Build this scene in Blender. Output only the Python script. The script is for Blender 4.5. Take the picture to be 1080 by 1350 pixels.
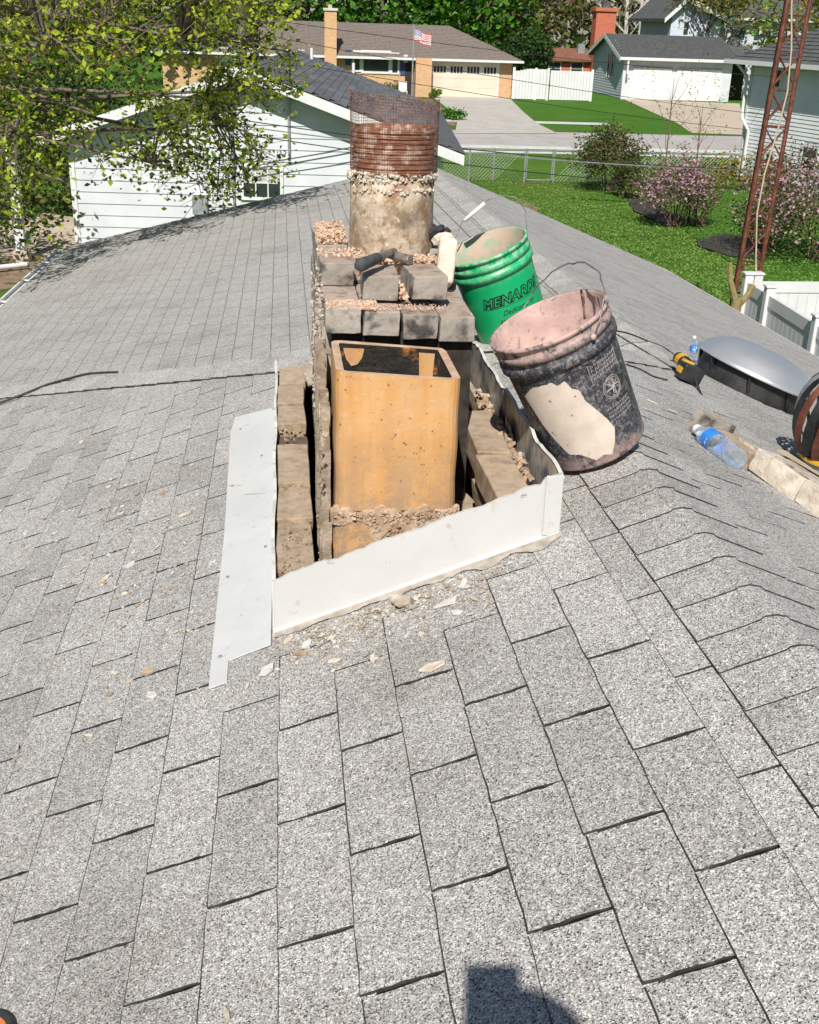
import bpy, bmesh, math, random
import numpy as np
from mathutils import Matrix, Vector
for o in list(bpy.data.objects): bpy.data.objects.remove(o)
S = bpy.context.scene
COL = S.collection
rad = math.radians
# ------------------------------------------------------------------ frames
# The near roof was surveyed in its own frame (x right, y along the ridge, z up, metres, origin at the phone);
# that frame dips 1.35 degrees against true level.
F = 1488.0
g_ = Vector((-0.02791011, 0.92558334, 0.37751357)); r_ = Vector((0.99413702, -0.01376541, 0.1072478)); f_ = Vector((-0.10446341, -0.37829352, 0.91977248))
DL = rad(1.35)
RA = Matrix(((1, 0, 0), (0, math.cos(DL), math.sin(DL)), (0, -math.sin(DL), math.cos(DL))))
RA4 = RA.to_4x4()
I4 = Matrix.Identity(4)
G = -5.2                                             # ground height below the eye
def ray(x, y):
    v = Vector(((x - 540) / F, (y - 675) / F, 1)); return Vector((v.dot(r_), v.dot(f_), -v.dot(g_)))
def rayW(x, y): return RA @ ray(x, y)
def P(x, y, Y): d = rayW(x, y); return d * (Y / d.y)                # true-level frame, at distance Y
def PG(x, y, z=G): d = rayW(x, y); return d * (z / d.z)             # on the ground
def A(x, y, Y): d = ray(x, y); return d * (Y / d.y)                 # roof frame
def AZ(x, y, z): d = ray(x, y); return d * (z / d.z)
# ------------------------------------------------------------------ camera, sky, sun, exposure
cam = bpy.data.cameras.new('camera'); camo = bpy.data.objects.new('camera', cam); COL.objects.link(camo)
cols = [RA @ Vector(c) for c in ((r_.x, f_.x, -g_.x), (-r_.y, -f_.y, g_.y), (-r_.z, -f_.z, g_.z))]
camo.matrix_world = Matrix([[cols[j][i] for j in range(3)] for i in range(3)]).to_4x4()
cam.sensor_fit = 'VERTICAL'; cam.sensor_height = 24; cam.lens = 24 * F / 1350
cam.clip_start = 0.02; cam.clip_end = 2000
S.camera = camo
SUN = (RA @ Vector((0.174, 0.757, -0.757))).normalized()            # the way the light travels
W = bpy.data.worlds.new('World'); S.world = W; W.use_nodes = True
wn = W.node_tree; bg = wn.nodes['Background']
sky = wn.nodes.new('ShaderNodeTexSky'); sky.sky_type = 'NISHITA'; sky.sun_disc = False
sky.sun_elevation = math.asin(-SUN.z); sky.sun_rotation = math.atan2(-SUN.x, -SUN.y)
sky.dust_density = 0.6; sky.ozone_density = 1.2
wn.links.new(sky.outputs[0], bg.inputs[0]); bg.inputs[1].default_value = 0.06
sl = bpy.data.lights.new('sun', 'SUN'); sl.energy = 4.85; sl.angle = rad(0.53); sl.color = (1, 0.955, 0.88)
so = bpy.data.objects.new('sun', sl); COL.objects.link(so); so.rotation_euler = SUN.to_track_quat('-Z', 'Y').to_euler(); so.location = (-5, -20, 25)
S.view_settings.view_transform = 'Standard'; S.view_settings.look = 'None'; S.view_settings.gamma = 1
S.view_settings.exposure = 0.32
try: S.view_settings.use_curve_mapping = False
except Exception: pass
S.render.engine = 'CYCLES'
# ------------------------------------------------------------------ materials
def nodes(name):
    m = bpy.data.materials.new(name); m.use_nodes = True
    return m, m.node_tree, m.node_tree.nodes['Principled BSDF']
def rgb(c): return (c[0], c[1], c[2], 1) if not isinstance(c, (int, float)) else (c, c, c, 1)
def pos(nt):
    return nt.nodes.new('ShaderNodeNewGeometry').outputs['Position']
def noise(nt, sc, det=4, rough=.55, vec=None, out=0):
    n = nt.nodes.new('ShaderNodeTexNoise'); n.inputs['Scale'].default_value = sc; n.inputs['Detail'].default_value = det; n.inputs['Roughness'].default_value = rough
    nt.links.new(vec or pos(nt), n.inputs['Vector']); return n.outputs[out]
def voro(nt, sc, vec=None, out='Color'):
    n = nt.nodes.new('ShaderNodeTexVoronoi'); n.inputs['Scale'].default_value = sc
    nt.links.new(vec or pos(nt), n.inputs['Vector']); return n.outputs[out]
def ramp(nt, fac, stops, const=False):
    n = nt.nodes.new('ShaderNodeValToRGB'); e = n.color_ramp.elements
    if const: n.color_ramp.interpolation = 'CONSTANT'
    while len(e) < len(stops): e.new(0.5)
    for i, (p, c) in enumerate(stops): e[i].position = p; e[i].color = rgb(c)
    nt.links.new(fac, n.inputs[0]); return n.outputs[0]
def mix(nt, fac, a, b, mode='MIX'):
    n = nt.nodes.new('ShaderNodeMix'); n.data_type = 'RGBA'; n.blend_type = mode
    for k, v in ((0, fac), (6, a), (7, b)):
        if hasattr(v, 'node'): nt.links.new(v, n.inputs[k])
        elif k == 0: n.inputs[0].default_value = v
        else: n.inputs[k].default_value = rgb(v)
    return n.outputs[2]
def mapr(nt, v, a, b, c, d):
    n = nt.nodes.new('ShaderNodeMapRange'); nt.links.new(v, n.inputs[0])
    for i, x in enumerate((a, b, c, d)): n.inputs[i + 1].default_value = x
    return n.outputs[0]
def bump(nt, b, h, s=.3, d=.01):
    n = nt.nodes.new('ShaderNodeBump'); n.inputs['Strength'].default_value = s; n.inputs['Distance'].default_value = d
    nt.links.new(h, n.inputs['Height']); nt.links.new(n.outputs[0], b.inputs['Normal'])
def setc(nt, b, c):
    if hasattr(c, 'node'): nt.links.new(c, b.inputs['Base Color'])
    else: b.inputs['Base Color'].default_value = rgb(c)
def orand(nt, lo, hi):
    return mapr(nt, nt.nodes.new('ShaderNodeObjectInfo').outputs['Random'], 0, 1, lo, hi)
def scaled(nt, s):
    n = nt.nodes.new('ShaderNodeVectorMath'); n.operation = 'MULTIPLY'; n.inputs[1].default_value = s
    nt.links.new(pos(nt), n.inputs[0]); return n.outputs[0]
def gen(name, c1, c2, sc=5, rough=.8, bs=None, bst=.3, bd=.005, metal=0, vary=0, c3=None, sc3=30, t3=(.55, .7), spec=.5, vec=None):
    """two tones mixed by noise, an optional third as blotches, optional bump and per-piece variation"""
    m, nt, b = nodes(name)
    v = scaled(nt, vec) if vec else None
    c = ramp(nt, noise(nt, sc, 5, vec=v), [(.35, c1), (.65, c2)])
    if c3 is not None: c = mix(nt, mapr(nt, noise(nt, sc3, 4), t3[0], t3[1], 0, 1), c, c3)
    if vary:
        n = nt.nodes.new('ShaderNodeHueSaturation'); nt.links.new(c, n.inputs['Color']); nt.links.new(orand(nt, 1 - vary, 1 + vary), n.inputs['Value']); c = n.outputs[0]
    setc(nt, b, c); b.inputs['Roughness'].default_value = rough; b.inputs['Metallic'].default_value = metal
    b.inputs['Specular IOR Level'].default_value = spec
    if bs: bump(nt, b, noise(nt, bs, 5), bst, bd)
    return m
# asphalt granules
def granule(name, tint, lo=.30, hi=.52, fine=330):
    m, nt, b = nodes(name)
    v = voro(nt, fine)
    sep = nt.nodes.new('ShaderNodeSeparateColor'); nt.links.new(v, sep.inputs[0])
    c = ramp(nt, sep.outputs[0], [(0, .03), (.12, .10), (.2, lo * .85), (.5, (lo + hi) / 2), (.78, hi), (.96, .80)])
    big = ramp(nt, noise(nt, 2.3, 6, .65), [(.3, (.78, .765, .74)), (.48, (.96, .955, .95)), (.7, (1.06, 1.06, 1.05))])
    c = mix(nt, 1, c, big, 'MULTIPLY')
    c = mix(nt, 1, c, ramp(nt, noise(nt, 75, 3, .6), [(.35, (.80, .80, .80)), (.6, (1.07, 1.07, 1.07))]), 'MULTIPLY')
    dk = mapr(nt, noise(nt, 19, 9, .85), .55, .74, 0, .60)
    c = mix(nt, dk, c, (.07, .065, .06))
    c = mix(nt, mapr(nt, sep.outputs[1], .86, .87, 0, .45), c, (.42, .33, .25))
    c = mix(nt, 1, c, tint, 'MULTIPLY')
    h = nt.nodes.new('ShaderNodeHueSaturation'); nt.links.new(c, h.inputs['Color']); nt.links.new(orand(nt, .90, 1.08), h.inputs['Value'])
    setc(nt, b, h.outputs[0]); b.inputs['Roughness'].default_value = .95; b.inputs['Specular IOR Level'].default_value = .2
    bump(nt, b, voro(nt, fine, out='Distance'), .5, .002)
    return m
M = {}
M['granule'] = granule('shingle_granules', (1.0, .985, .955), .30, .49, 500)
M['edge'] = gen('shingle_edge_and_shadow', .012, .05, 60, .95, bs=200, bst=.5)  # dark asphalt edge, also the painted shadow line along each course
M['edge_shadow2'] = gen('shingle_edge_and_shadow_far', .05, .16, 60, .95)  # paler version for far tabs, edge and painted course shadow alike
M['deck'] = gen('roof_underlay', (.006, .005, .0045), (.035, .028, .024), 60, .95, spec=.1)
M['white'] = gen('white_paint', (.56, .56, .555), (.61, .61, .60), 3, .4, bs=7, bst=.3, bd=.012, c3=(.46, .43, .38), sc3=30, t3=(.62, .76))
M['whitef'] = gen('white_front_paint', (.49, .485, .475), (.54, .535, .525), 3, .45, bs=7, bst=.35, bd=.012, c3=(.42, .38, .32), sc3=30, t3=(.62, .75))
M['whiterag'] = gen('torn_paint_edge', (.52, .50, .45), (.60, .59, .57), 60, .7, bs=120, bst=.5, bd=.003, c3=(.38, .32, .24), sc3=40, t3=(.66, .75))
M['caulk'] = gen('old_caulk', (.30, .26, .21), (.46, .41, .35), 30, .9, bs=60, bst=.6)
M['sheet'] = gen('weathered_sheet_metal', (.10, .10, .11), (.42, .41, .40), 18, .5, c3=(.62, .55, .45), sc3=8, t3=(.45, .6), metal=.2)
def mat_clay():
    m, nt, b = nodes('orange_glazed_clay')
    v = scaled(nt, (14, 14, 1.6))
    c = ramp(nt, noise(nt, 1.0, 6, .6, v), [(.3, (.47, .225, .07)), (.5, (.56, .295, .105)), (.7, (.61, .37, .175))])
    c = mix(nt, mapr(nt, noise(nt, 9, 5, .65), .52, .72, 0, .75), c, (.47, .27, .15))
    c = mix(nt, mapr(nt, noise(nt, 75, 3), .66, .71, 0, .8), c, (.06, .035, .02))
    v2 = scaled(nt, (60, 60, 2.5)); c = mix(nt, mapr(nt, noise(nt, 1.0, 4, .7, v2), .60, .72, 0, .45), c, (.34, .20, .11))
    c = mix(nt, mapr(nt, noise(nt, 40, 7, .8), .58, .70, 0, .5), c, (.66, .52, .38))
    c = mix(nt, mapr(nt, noise(nt, 5, 7, .75), .52, .66, 0, .55), c, (.52, .36, .22))
    z = nt.nodes.new('ShaderNodeSeparateXYZ'); nt.links.new(pos(nt), z.inputs[0])
    s = mapr(nt, z.outputs[2], -1.20, -.90, 1.1, 0)
    mth = nt.nodes.new('ShaderNodeMath'); mth.operation = 'MULTIPLY'; nt.links.new(s, mth.inputs[0]); nt.links.new(mapr(nt, noise(nt, 15, 8, .8), .40, .56, 0, 1), mth.inputs[1])
    c = mix(nt, mth.outputs[0], c, (.30, .21, .14))
    setc(nt, b, c); b.inputs['Roughness'].default_value = .7; bump(nt, b, noise(nt, 45, 8, .75), .5, .004)
    return m
M['clay'] = mat_clay()
M['rim'] = gen('clay_rim', (.42, .26, .17), (.55, .40, .28), 30, .85, bs=60, bst=.5)
M['soot'] = gen('soot', (.008, .007, .006), (.03, .022, .016), 30, .9, bs=90, bst=1, bd=.01, c3=(.35, .14, .03), sc3=14, t3=(.60, .70))
M['dark'] = gen('soot_and_shade', (.012, .010, .008), (.05, .04, .032), 20, .95)  # soot in the chimney; also colours the painted shade of porch and passage
def mat_brick(name, c1, c2, sootf=.5, dust=(.55, .38, .27)):
    m, nt, b = nodes(name)
    c = ramp(nt, noise(nt, 22, 6, .65), [(.3, c1), (.7, c2)])
    h = nt.nodes.new('ShaderNodeHueSaturation'); nt.links.new(c, h.inputs['Color']); nt.links.new(orand(nt, .86, 1.14), h.inputs['Value']); c = h.outputs[0]
    c = mix(nt, mapr(nt, noise(nt, 14, 4), .50, .64, 0, sootf), c, (.035, .030, .028))
    c = mix(nt, mapr(nt, noise(nt, 60, 6, .8), .58, .70, 0, .5), c, (.60, .54, .46))
    g = nt.nodes.new('ShaderNodeNewGeometry'); s = nt.nodes.new('ShaderNodeSeparateXYZ'); nt.links.new(g.outputs['Normal'], s.inputs[0])
    up = mapr(nt, s.outputs[2], .7, .95, 0, .55)
    mm = nt.nodes.new('ShaderNodeMath'); mm.operation = 'MULTIPLY'; nt.links.new(up, mm.inputs[0]); nt.links.new(mapr(nt, noise(nt, 40, 5), .35, .6, .25, 1), mm.inputs[1])
    c = mix(nt, mm.outputs[0], c, dust)
    setc(nt, b, c); b.inputs['Roughness'].default_value = .93; bump(nt, b, noise(nt, 90, 9, .8), .9, .005)
    return m
M['brick'] = mat_brick('grey_buff_brick', (.29, .25, .215), (.42, .375, .33), .9)
M['brickb'] = mat_brick('brown_buff_brick', (.26, .17, .10), (.50, .38, .26), .30, (.52, .42, .32))
M['brickd'] = gen('dark_stained_brick', (.07, .045, .035), (.15, .10, .08), 20, .8, bs=60)
M['mortar'] = gen('mortar', (.34, .28, .22), (.56, .49, .41), 30, .95, bs=70, bst=.9, bd=.006, c3=(.20, .15, .11), sc3=18, t3=(.55, .7))
M['mortarb'] = gen('brown_mortar', (.30, .20, .13), (.50, .37, .26), 26, .95, bs=70, bst=.8, bd=.006, c3=(.52, .44, .36), sc3=24, t3=(.56, .7))
M['mortard'] = gen('stained_mortar', (.17, .125, .085), (.36, .29, .22), 22, .95, bs=70, bst=.8, bd=.006, c3=(.45, .38, .30), sc3=30, t3=(.58, .7))
M['mortarl'] = gen('pale_mortar', (.46, .39, .31), (.66, .59, .49), 25, .95, bs=60, bst=.8, bd=.006)
M['crumb'] = gen('mortar_crumb', (.48, .30, .20), (.72, .54, .40), 60, .95)
def mat_flue():
    m, nt, b = nodes('mottled_clay_tile')
    c = ramp(nt, noise(nt, 7, 7, .68), [(.36, (.17, .13, .10)), (.46, (.40, .31, .22)), (.56, (.52, .44, .35)), (.7, (.36, .32, .29))])
    c = mix(nt, mapr(nt, noise(nt, 19, 8, .8), .49, .58, 0, .9), c, (.24, .15, .075))
    c = mix(nt, mapr(nt, noise(nt, 12, 3), .60, .66, 0, .7), c, (.25, .11, .08))
    c = mix(nt, mapr(nt, noise(nt, 45, 4), .62, .7, 0, .6), c, (.66, .60, .50))
    setc(nt, b, c); b.inputs['Roughness'].default_value = .85; bump(nt, b, noise(nt, 50, 6, .7), .6, .005)
    return m
M['flue'] = mat_flue()
M['rust'] = gen('rusty_steel', (.20, .065, .03), (.38, .17, .10), 14, .85, bs=80, bst=.4, c3=(.60, .46, .38), sc3=26, t3=(.5, .62), metal=.1)
M['rustwire'] = gen('rusty_wire', (.10, .045, .03), (.30, .17, .12), 60, .7, metal=.3)
M['blackm'] = gen('black_painted_metal', (.012, .012, .014), (.03, .03, .032), 20, .4, metal=.2)
M['rustr'] = gen('red_rust', (.07, .022, .014), (.19, .06, .03), 12, .6, bs=70, metal=.1)
M['silver'] = gen('galvanised_sheet', (.58, .585, .59), (.68, .685, .69), 4, .36, metal=.7, bs=8, bst=.08)
M['galv'] = gen('dull_galvanised', (.28, .30, .32), (.42, .44, .46), 9, .5, metal=.5)
M['black'] = gen('black_plastic', .012, .03, 20, .45)
M['rubber'] = gen('black_rubber', .015, .035, 20, .6)
M['yellow'] = gen('yellow_plastic', (.55, .30, .015), (.70, .42, .03), 9, .45)
M['tool_steel'] = gen('scuffed_steel', (.16, .13, .11), (.38, .34, .30), 40, .5, metal=.5, c3=(.22, .10, .05), sc3=40)
M['grip'] = gen('dark_grip', (.035, .037, .04), (.09, .09, .095), 40, .75)
M['orange'] = gen('orange_cloth', (.6, .16, .05), (.7, .22, .08), 30, .8)
def mat_green():
    m, nt, b = nodes('green_plastic')
    c = ramp(nt, noise(nt, 6, 5), [(.4, (.0, .33, .115)), (.6, (.005, .40, .145))])
    z = nt.nodes.new('ShaderNodeTexCoord'); s = nt.nodes.new('ShaderNodeSeparateXYZ'); nt.links.new(z.outputs['Object'], s.inputs[0])
    k = mapr(nt, s.outputs[2], .26, .38, 0, 1)
    mm = nt.nodes.new('ShaderNodeMath'); mm.operation = 'MULTIPLY'; nt.links.new(k, mm.inputs[0]); nt.links.new(mapr(nt, noise(nt, 35, 5, .7), .42, .6, 0, .75), mm.inputs[1])
    c = mix(nt, mm.outputs[0], c, (.42, .62, .46))
    setc(nt, b, c); b.inputs['Roughness'].default_value = .38
    return m
M['green'] = mat_green()
M['greenin'] = gen('dusty_green_inside', (.14, .42, .24), (.45, .38, .31), 10, .9, c3=(.50, .38, .30), sc3=14, t3=(.42, .55))
def mat_blackbucket():
    m, nt, b = nodes('black_bucket_dusty')
    v = nt.nodes.new('ShaderNodeTexCoord').outputs['Object']
    s = nt.nodes.new('ShaderNodeSeparateXYZ'); nt.links.new(v, s.inputs[0])
    c = ramp(nt, noise(nt, 9, 5, vec=v), [(.4, (.012, .014, .020)), (.65, (.035, .040, .055))])
    sm = mapr(nt, noise(nt, 75, 8, .85, vec=v), .49, .62, 0, .60)
    c = mix(nt, sm, c, (.40, .35, .335))
    sc = nt.nodes.new('ShaderNodeVectorMath'); sc.operation = 'MULTIPLY'; sc.inputs[1].default_value = (160, 160, 12); nt.links.new(v, sc.inputs[0])
    c = mix(nt, mapr(nt, noise(nt, 1, 5, .7, vec=sc.outputs[0]), .62, .70, 0, .7), c, (.55, .48, .45))
    # pink slurry round the top and the foot
    a1 = mapr(nt, s.outputs[2], .318, .352, 0, 1); a2 = mapr(nt, s.outputs[2], .05, .0, 0, 1)
    mx = nt.nodes.new('ShaderNodeMath'); mx.operation = 'MAXIMUM'; nt.links.new(a1, mx.inputs[0]); nt.links.new(a2, mx.inputs[1])
    ad = nt.nodes.new('ShaderNodeMath'); ad.operation = 'MULTIPLY'; nt.links.new(mx.outputs[0], ad.inputs[0]); nt.links.new(mapr(nt, noise(nt, 30, 8, .8, vec=v), .40, .52, .0, 1), ad.inputs[1])
    c = mix(nt, ad.outputs[0], c, (.46, .31, .28))
    setc(nt, b, c); b.inputs['Roughness'].default_value = .6
    bump(nt, b, noise(nt, 60, 5, vec=v), .25, .003)
    return m
M['bbucket'] = mat_blackbucket()
M['pink'] = gen('pink_slurry', (.38, .25, .225), (.50, .35, .315), 16, .95, bs=60, bst=.5, c3=(.25, .19, .17), sc3=45, t3=(.58, .68))
M['patch'] = gen('pale_dried_patch', (.55, .46, .38), (.66, .56, .48), 20, .9, c3=(.20, .17, .15), sc3=60, t3=(.66, .72))
M['scratch'] = gen('scratched_mark', (.40, .37, .36), (.55, .50, .48), 60, .8)
M['letter'] = gen('printed_black', .008, .012, 10, .5)
M['wire'] = gen('steel_wire', (.16, .15, .15), (.3, .29, .28), 30, .5, metal=.6)
M['gripw'] = gen('white_handle', .7, .78, 20, .4)
M['bluelab'] = gen('blue_label', (.02, .16, .55), (.05, .26, .7), 20, .4, c3=(.5, .65, .8), sc3=50, t3=(.6, .65))
def mat_pet():
    m, nt, b = nodes('clear_plastic'); b.inputs['Base Color'].default_value = (.75, .83, .92, 1); b.inputs['Roughness'].default_value = .05; b.inputs['Specular IOR Level'].default_value = 1
    bump(nt, b, noise(nt, 70, 3), .8, .01)
    t = nt.nodes.new('ShaderNodeBsdfTransparent'); t.inputs[0].default_value = (.80, .88, .97, 1)
    lw = nt.nodes.new('ShaderNodeLayerWeight'); lw.inputs[0].default_value = .35
    ms = nt.nodes.new('ShaderNodeMixShader'); nt.links.new(mapr(nt, lw.outputs[1], 0, 1, .06, .6), ms.inputs[0])
    nt.links.new(t.outputs[0], ms.inputs[1]); nt.links.new(b.outputs[0], ms.inputs[2]); nt.links.new(ms.outputs[0], nt.nodes['Material Output'].inputs[0]); return m
M['pet'] = mat_pet()
M['skin'] = gen('skin', (.50, .29, .20), (.56, .34, .24), 10, .6)
M['shirt'] = gen('grey_shirt', (.10, .11, .13), (.14, .15, .17), 30, .9, bs=200)
M['jeans'] = gen('blue_jeans', (.04, .06, .11), (.07, .10, .17), 30, .9, bs=200)
M['hair'] = gen('dark_cap', (.02, .02, .025), (.04, .04, .045), 30, .9)
# setting
def mat_grass(name, c1, c2, c3, stripe=0):
    m, nt, b = nodes(name)
    c = ramp(nt, noise(nt, .5, 5, .6), [(.3, c1), (.7, c2)])
    c = mix(nt, mapr(nt, noise(nt, 9, 6, .75), .45, .7, 0, .65), c, c3)
    if stripe:
        w = nt.nodes.new('ShaderNodeTexWave'); w.inputs['Scale'].default_value = .55; w.inputs['Distortion'].default_value = 1.2; w.inputs['Detail'].default_value = 3
        rt = nt.nodes.new('ShaderNodeMapping'); rt.inputs['Rotation'].default_value = (0, 0, rad(58)); nt.links.new(pos(nt), rt.inputs[0]); nt.links.new(rt.outputs[0], w.inputs[0])
        c = mix(nt, mapr(nt, w.outputs[1], .3, .7, 0, .45), c, c3)
    c = mix(nt, mapr(nt, noise(nt, .16, 4), .60, .75, 0, .5), c, (.16, .13, .06))
    setc(nt, b, c); b.inputs['Roughness'].default_value = 1; b.inputs['Specular IOR Level'].default_value = .1
    bump(nt, b, noise(nt, 14, 6, .8), .9, .08); return m
M['lawn'] = mat_grass('lawn_grass', (.085, .175, .022), (.13, .24, .034), (.055, .125, .016), 1)
M['lawn2'] = mat_grass('front_lawn_grass', (.055, .15, .016), (.085, .20, .022), (.04, .11, .012))
M['blade'] = gen('grass_blade', (.09, .18, .022), (.15, .26, .045), 2, .8)
M['concrete'] = gen('pale_concrete', (.40, .37, .33), (.47, .44, .40), .8, .9, bs=30, c3=(.33, .31, .28), sc3=3)
M['concretet'] = gen('tan_concrete', (.44, .36, .27), (.50, .42, .33), .8, .9, bs=30)
M['street'] = gen('street_concrete', (.36, .33, .31), (.42, .39, .37), .5, .9, bs=30, c3=(.27, .26, .25), sc3=1.5, t3=(.6, .7))
M['kerb'] = gen('kerb_concrete', .48, .56, 2, .85)
M['mulch'] = gen('dark_mulch', (.015, .013, .012), (.05, .045, .04), 8, .95, bs=12, bst=1, bd=.05, c3=(.25, .22, .2), sc3=14, t3=(.66, .7))
M['dirt'] = gen('leafy_dirt', (.16, .10, .06), (.27, .19, .12), 3, .95, c3=(.05, .08, .02), sc3=2)
M['siding'] = gen('white_siding', (.52, .54, .57), (.60, .62, .65), 1.5, .55, c3=(.55, .57, .6), sc3=1.2, t3=(.6, .8))
M['sidingw'] = gen('sun_boosted_siding', (.68, .69, .70), (.75, .76, .77), 1.5, .55)  # siding copy lightened to make up for weak grazing sun on the wall
M['sidingb'] = gen('pale_blue_siding', (.50, .56, .63), (.56, .62, .69), 1.5, .55)
M['trimw'] = gen('white_trim', .62, .68, 3, .45)
M['roofg'] = gen('charcoal_shingle', (.075, .080, .090), (.13, .135, .145), 9, .95, bs=20, vary=.22)
M['roofb'] = gen('brown_shingle', (.155, .125, .11), (.215, .18, .155), 6, .95, bs=20)
M['roofd'] = gen('dark_shingle', (.055, .06, .06), (.10, .105, .105), 4, .95, bs=20)
M['rooft'] = gen('rust_brown_shingle', (.16, .065, .04), (.23, .10, .06), 4, .95)
def mat_wallbrick(name, a, b2, mo, sc):
    m, nt, b = nodes(name)
    br = nt.nodes.new('ShaderNodeTexBrick'); br.inputs['Scale'].default_value = sc
    br.inputs['Color1'].default_value = rgb(a); br.inputs['Color2'].default_value = rgb(b2); br.inputs['Mortar'].default_value = rgb(mo); br.inputs['Mortar Size'].default_value = .02
    mp = nt.nodes.new('ShaderNodeMapping'); mp.inputs['Rotation'].default_value = (rad(-90), 0, 0); nt.links.new(pos(nt), mp.inputs[0]); nt.links.new(mp.outputs[0], br.inputs[0])
    c = mix(nt, mapr(nt, noise(nt, 3, 3), .3, .7, 0, .5), br.outputs[0], b2)
    setc(nt, b, c); b.inputs['Roughness'].default_value = .9; return m
M['bricktan'] = mat_wallbrick('tan_house_brick', (.50, .27, .12), (.60, .36, .18), (.5, .42, .33), 2.2)
M['brickred'] = mat_wallbrick('red_house_brick', (.40, .085, .04), (.50, .13, .06), (.4, .25, .2), 2.2)
M['garaged'] = gen('cream_door', (.60, .52, .42), (.66, .58, .47), 1, .5)
M['garagew'] = gen('white_door', (.70, .69, .66), (.76, .75, .72), 1, .5)
def mat_glass():
    m, nt, b = nodes('window_glass'); b.inputs['Base Color'].default_value = (.03, .04, .045, 1); b.inputs['Roughness'].default_value = .08; b.inputs['Specular IOR Level'].default_value = .8; return m
M['glass'] = mat_glass()
M['curtain'] = gen('pale_blind', (.38, .38, .36), (.5, .5, .48), 4, .8)
M['shutter'] = gen('navy_shutter', (.015, .05, .16), (.02, .07, .2), 4, .6)
M['shutterg'] = gen('dark_green_shutter', (.015, .05, .045), (.02, .07, .06), 4, .6)
M['vinyl'] = gen('white_vinyl', .62, .68, 2, .4)
M['chain'] = gen('galvanised_pipe', (.35, .37, .38), (.5, .52, .53), 4, .45, metal=.6)
def mat_mesh():
    m, nt, b = nodes('chain_link'); b.inputs['Base Color'].default_value = (.4, .43, .43, 1); b.inputs['Metallic'].default_value = .5
    return m
M['link'] = mat_mesh()
M['bark'] = gen('bark', (.09, .07, .05), (.19, .155, .12), 12, .95, bs=30, bst=.8, bd=.02, vary=.1)
M['barkm'] = gen('mossy_bark', (.20, .15, .06), (.30, .25, .10), 18, .95, bs=40, bst=.8)
M['barkw'] = gen('pale_bark', (.42, .38, .34), (.58, .54, .5), 9, .9)
M['barkb'] = gen('brown_twigs', (.10, .06, .045), (.17, .11, .08), 2, .95)
M['stake'] = gen('raw_wood', (.42, .33, .22), (.52, .42, .30), 10, .9)
def mat_leaf(name, c1, c2, c3, sc=1.2, tr=.35):
    m, nt, b = nodes(name)
    c = ramp(nt, noise(nt, sc, 4, .7), [(.32, c1), (.5, c2), (.68, c3)])
    n2 = noise(nt, sc * 14, 2); c = mix(nt, mapr(nt, n2, .35, .65, 0, .5), c, c3)
    setc(nt, b, c); b.inputs['Roughness'].default_value = .6; b.inputs['Specular IOR Level'].default_value = .3
    t = nt.nodes.new('ShaderNodeBsdfTranslucent'); ms = nt.nodes.new('ShaderNodeMixShader'); ms.inputs[0].default_value = tr
    nt.links.new(c, t.inputs[0]); nt.links.new(b.outputs[0], ms.inputs[1]); nt.links.new(t.outputs[0], ms.inputs[2])
    nt.links.new(ms.outputs[0], nt.nodes['Material Output'].inputs[0]); return m
M['leafy'] = mat_leaf('spring_leaves', (.15, .25, .015), (.32, .44, .025), (.52, .55, .05), 1.5, .40)
M['leafb'] = mat_leaf('bright_leaves', (.04, .14, .01), (.08, .24, .012), (.12, .32, .02), .5)
M['leafd'] = mat_leaf('dark_leaves', (.015, .045, .01), (.03, .075, .014), (.05, .11, .02), .5)
M['leafo'] = mat_leaf('olive_leaves', (.06, .075, .02), (.12, .13, .03), (.19, .19, .04), .5)
M['leafg'] = mat_leaf('golden_leaves', (.15, .14, .02), (.26, .24, .035), (.36, .32, .05), .5)
M['leafm'] = mat_leaf('maroon_leaves', (.05, .012, .016), (.10, .022, .028), (.15, .04, .04), 1)
M['leafr'] = mat_leaf('brown_buds', (.10, .06, .04), (.15, .10, .06), (.19, .14, .08), .5)
M['pinkf'] = mat_leaf('pink_blossom', (.33, .15, .20), (.52, .29, .36), (.68, .48, .54), 2)
M['yfl'] = mat_leaf('yellow_flowers', (.16, .17, .03), (.30, .24, .04), (.34, .16, .05), 1)
M['flagr'] = gen('flag_red', (.5, .03, .05), (.6, .05, .07), 3, .7)
M['flagw'] = gen('flag_white', .7, .78, 3, .7)
M['flagb'] = gen('flag_blue', (.02, .04, .22), (.03, .06, .3), 3, .7)
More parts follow.
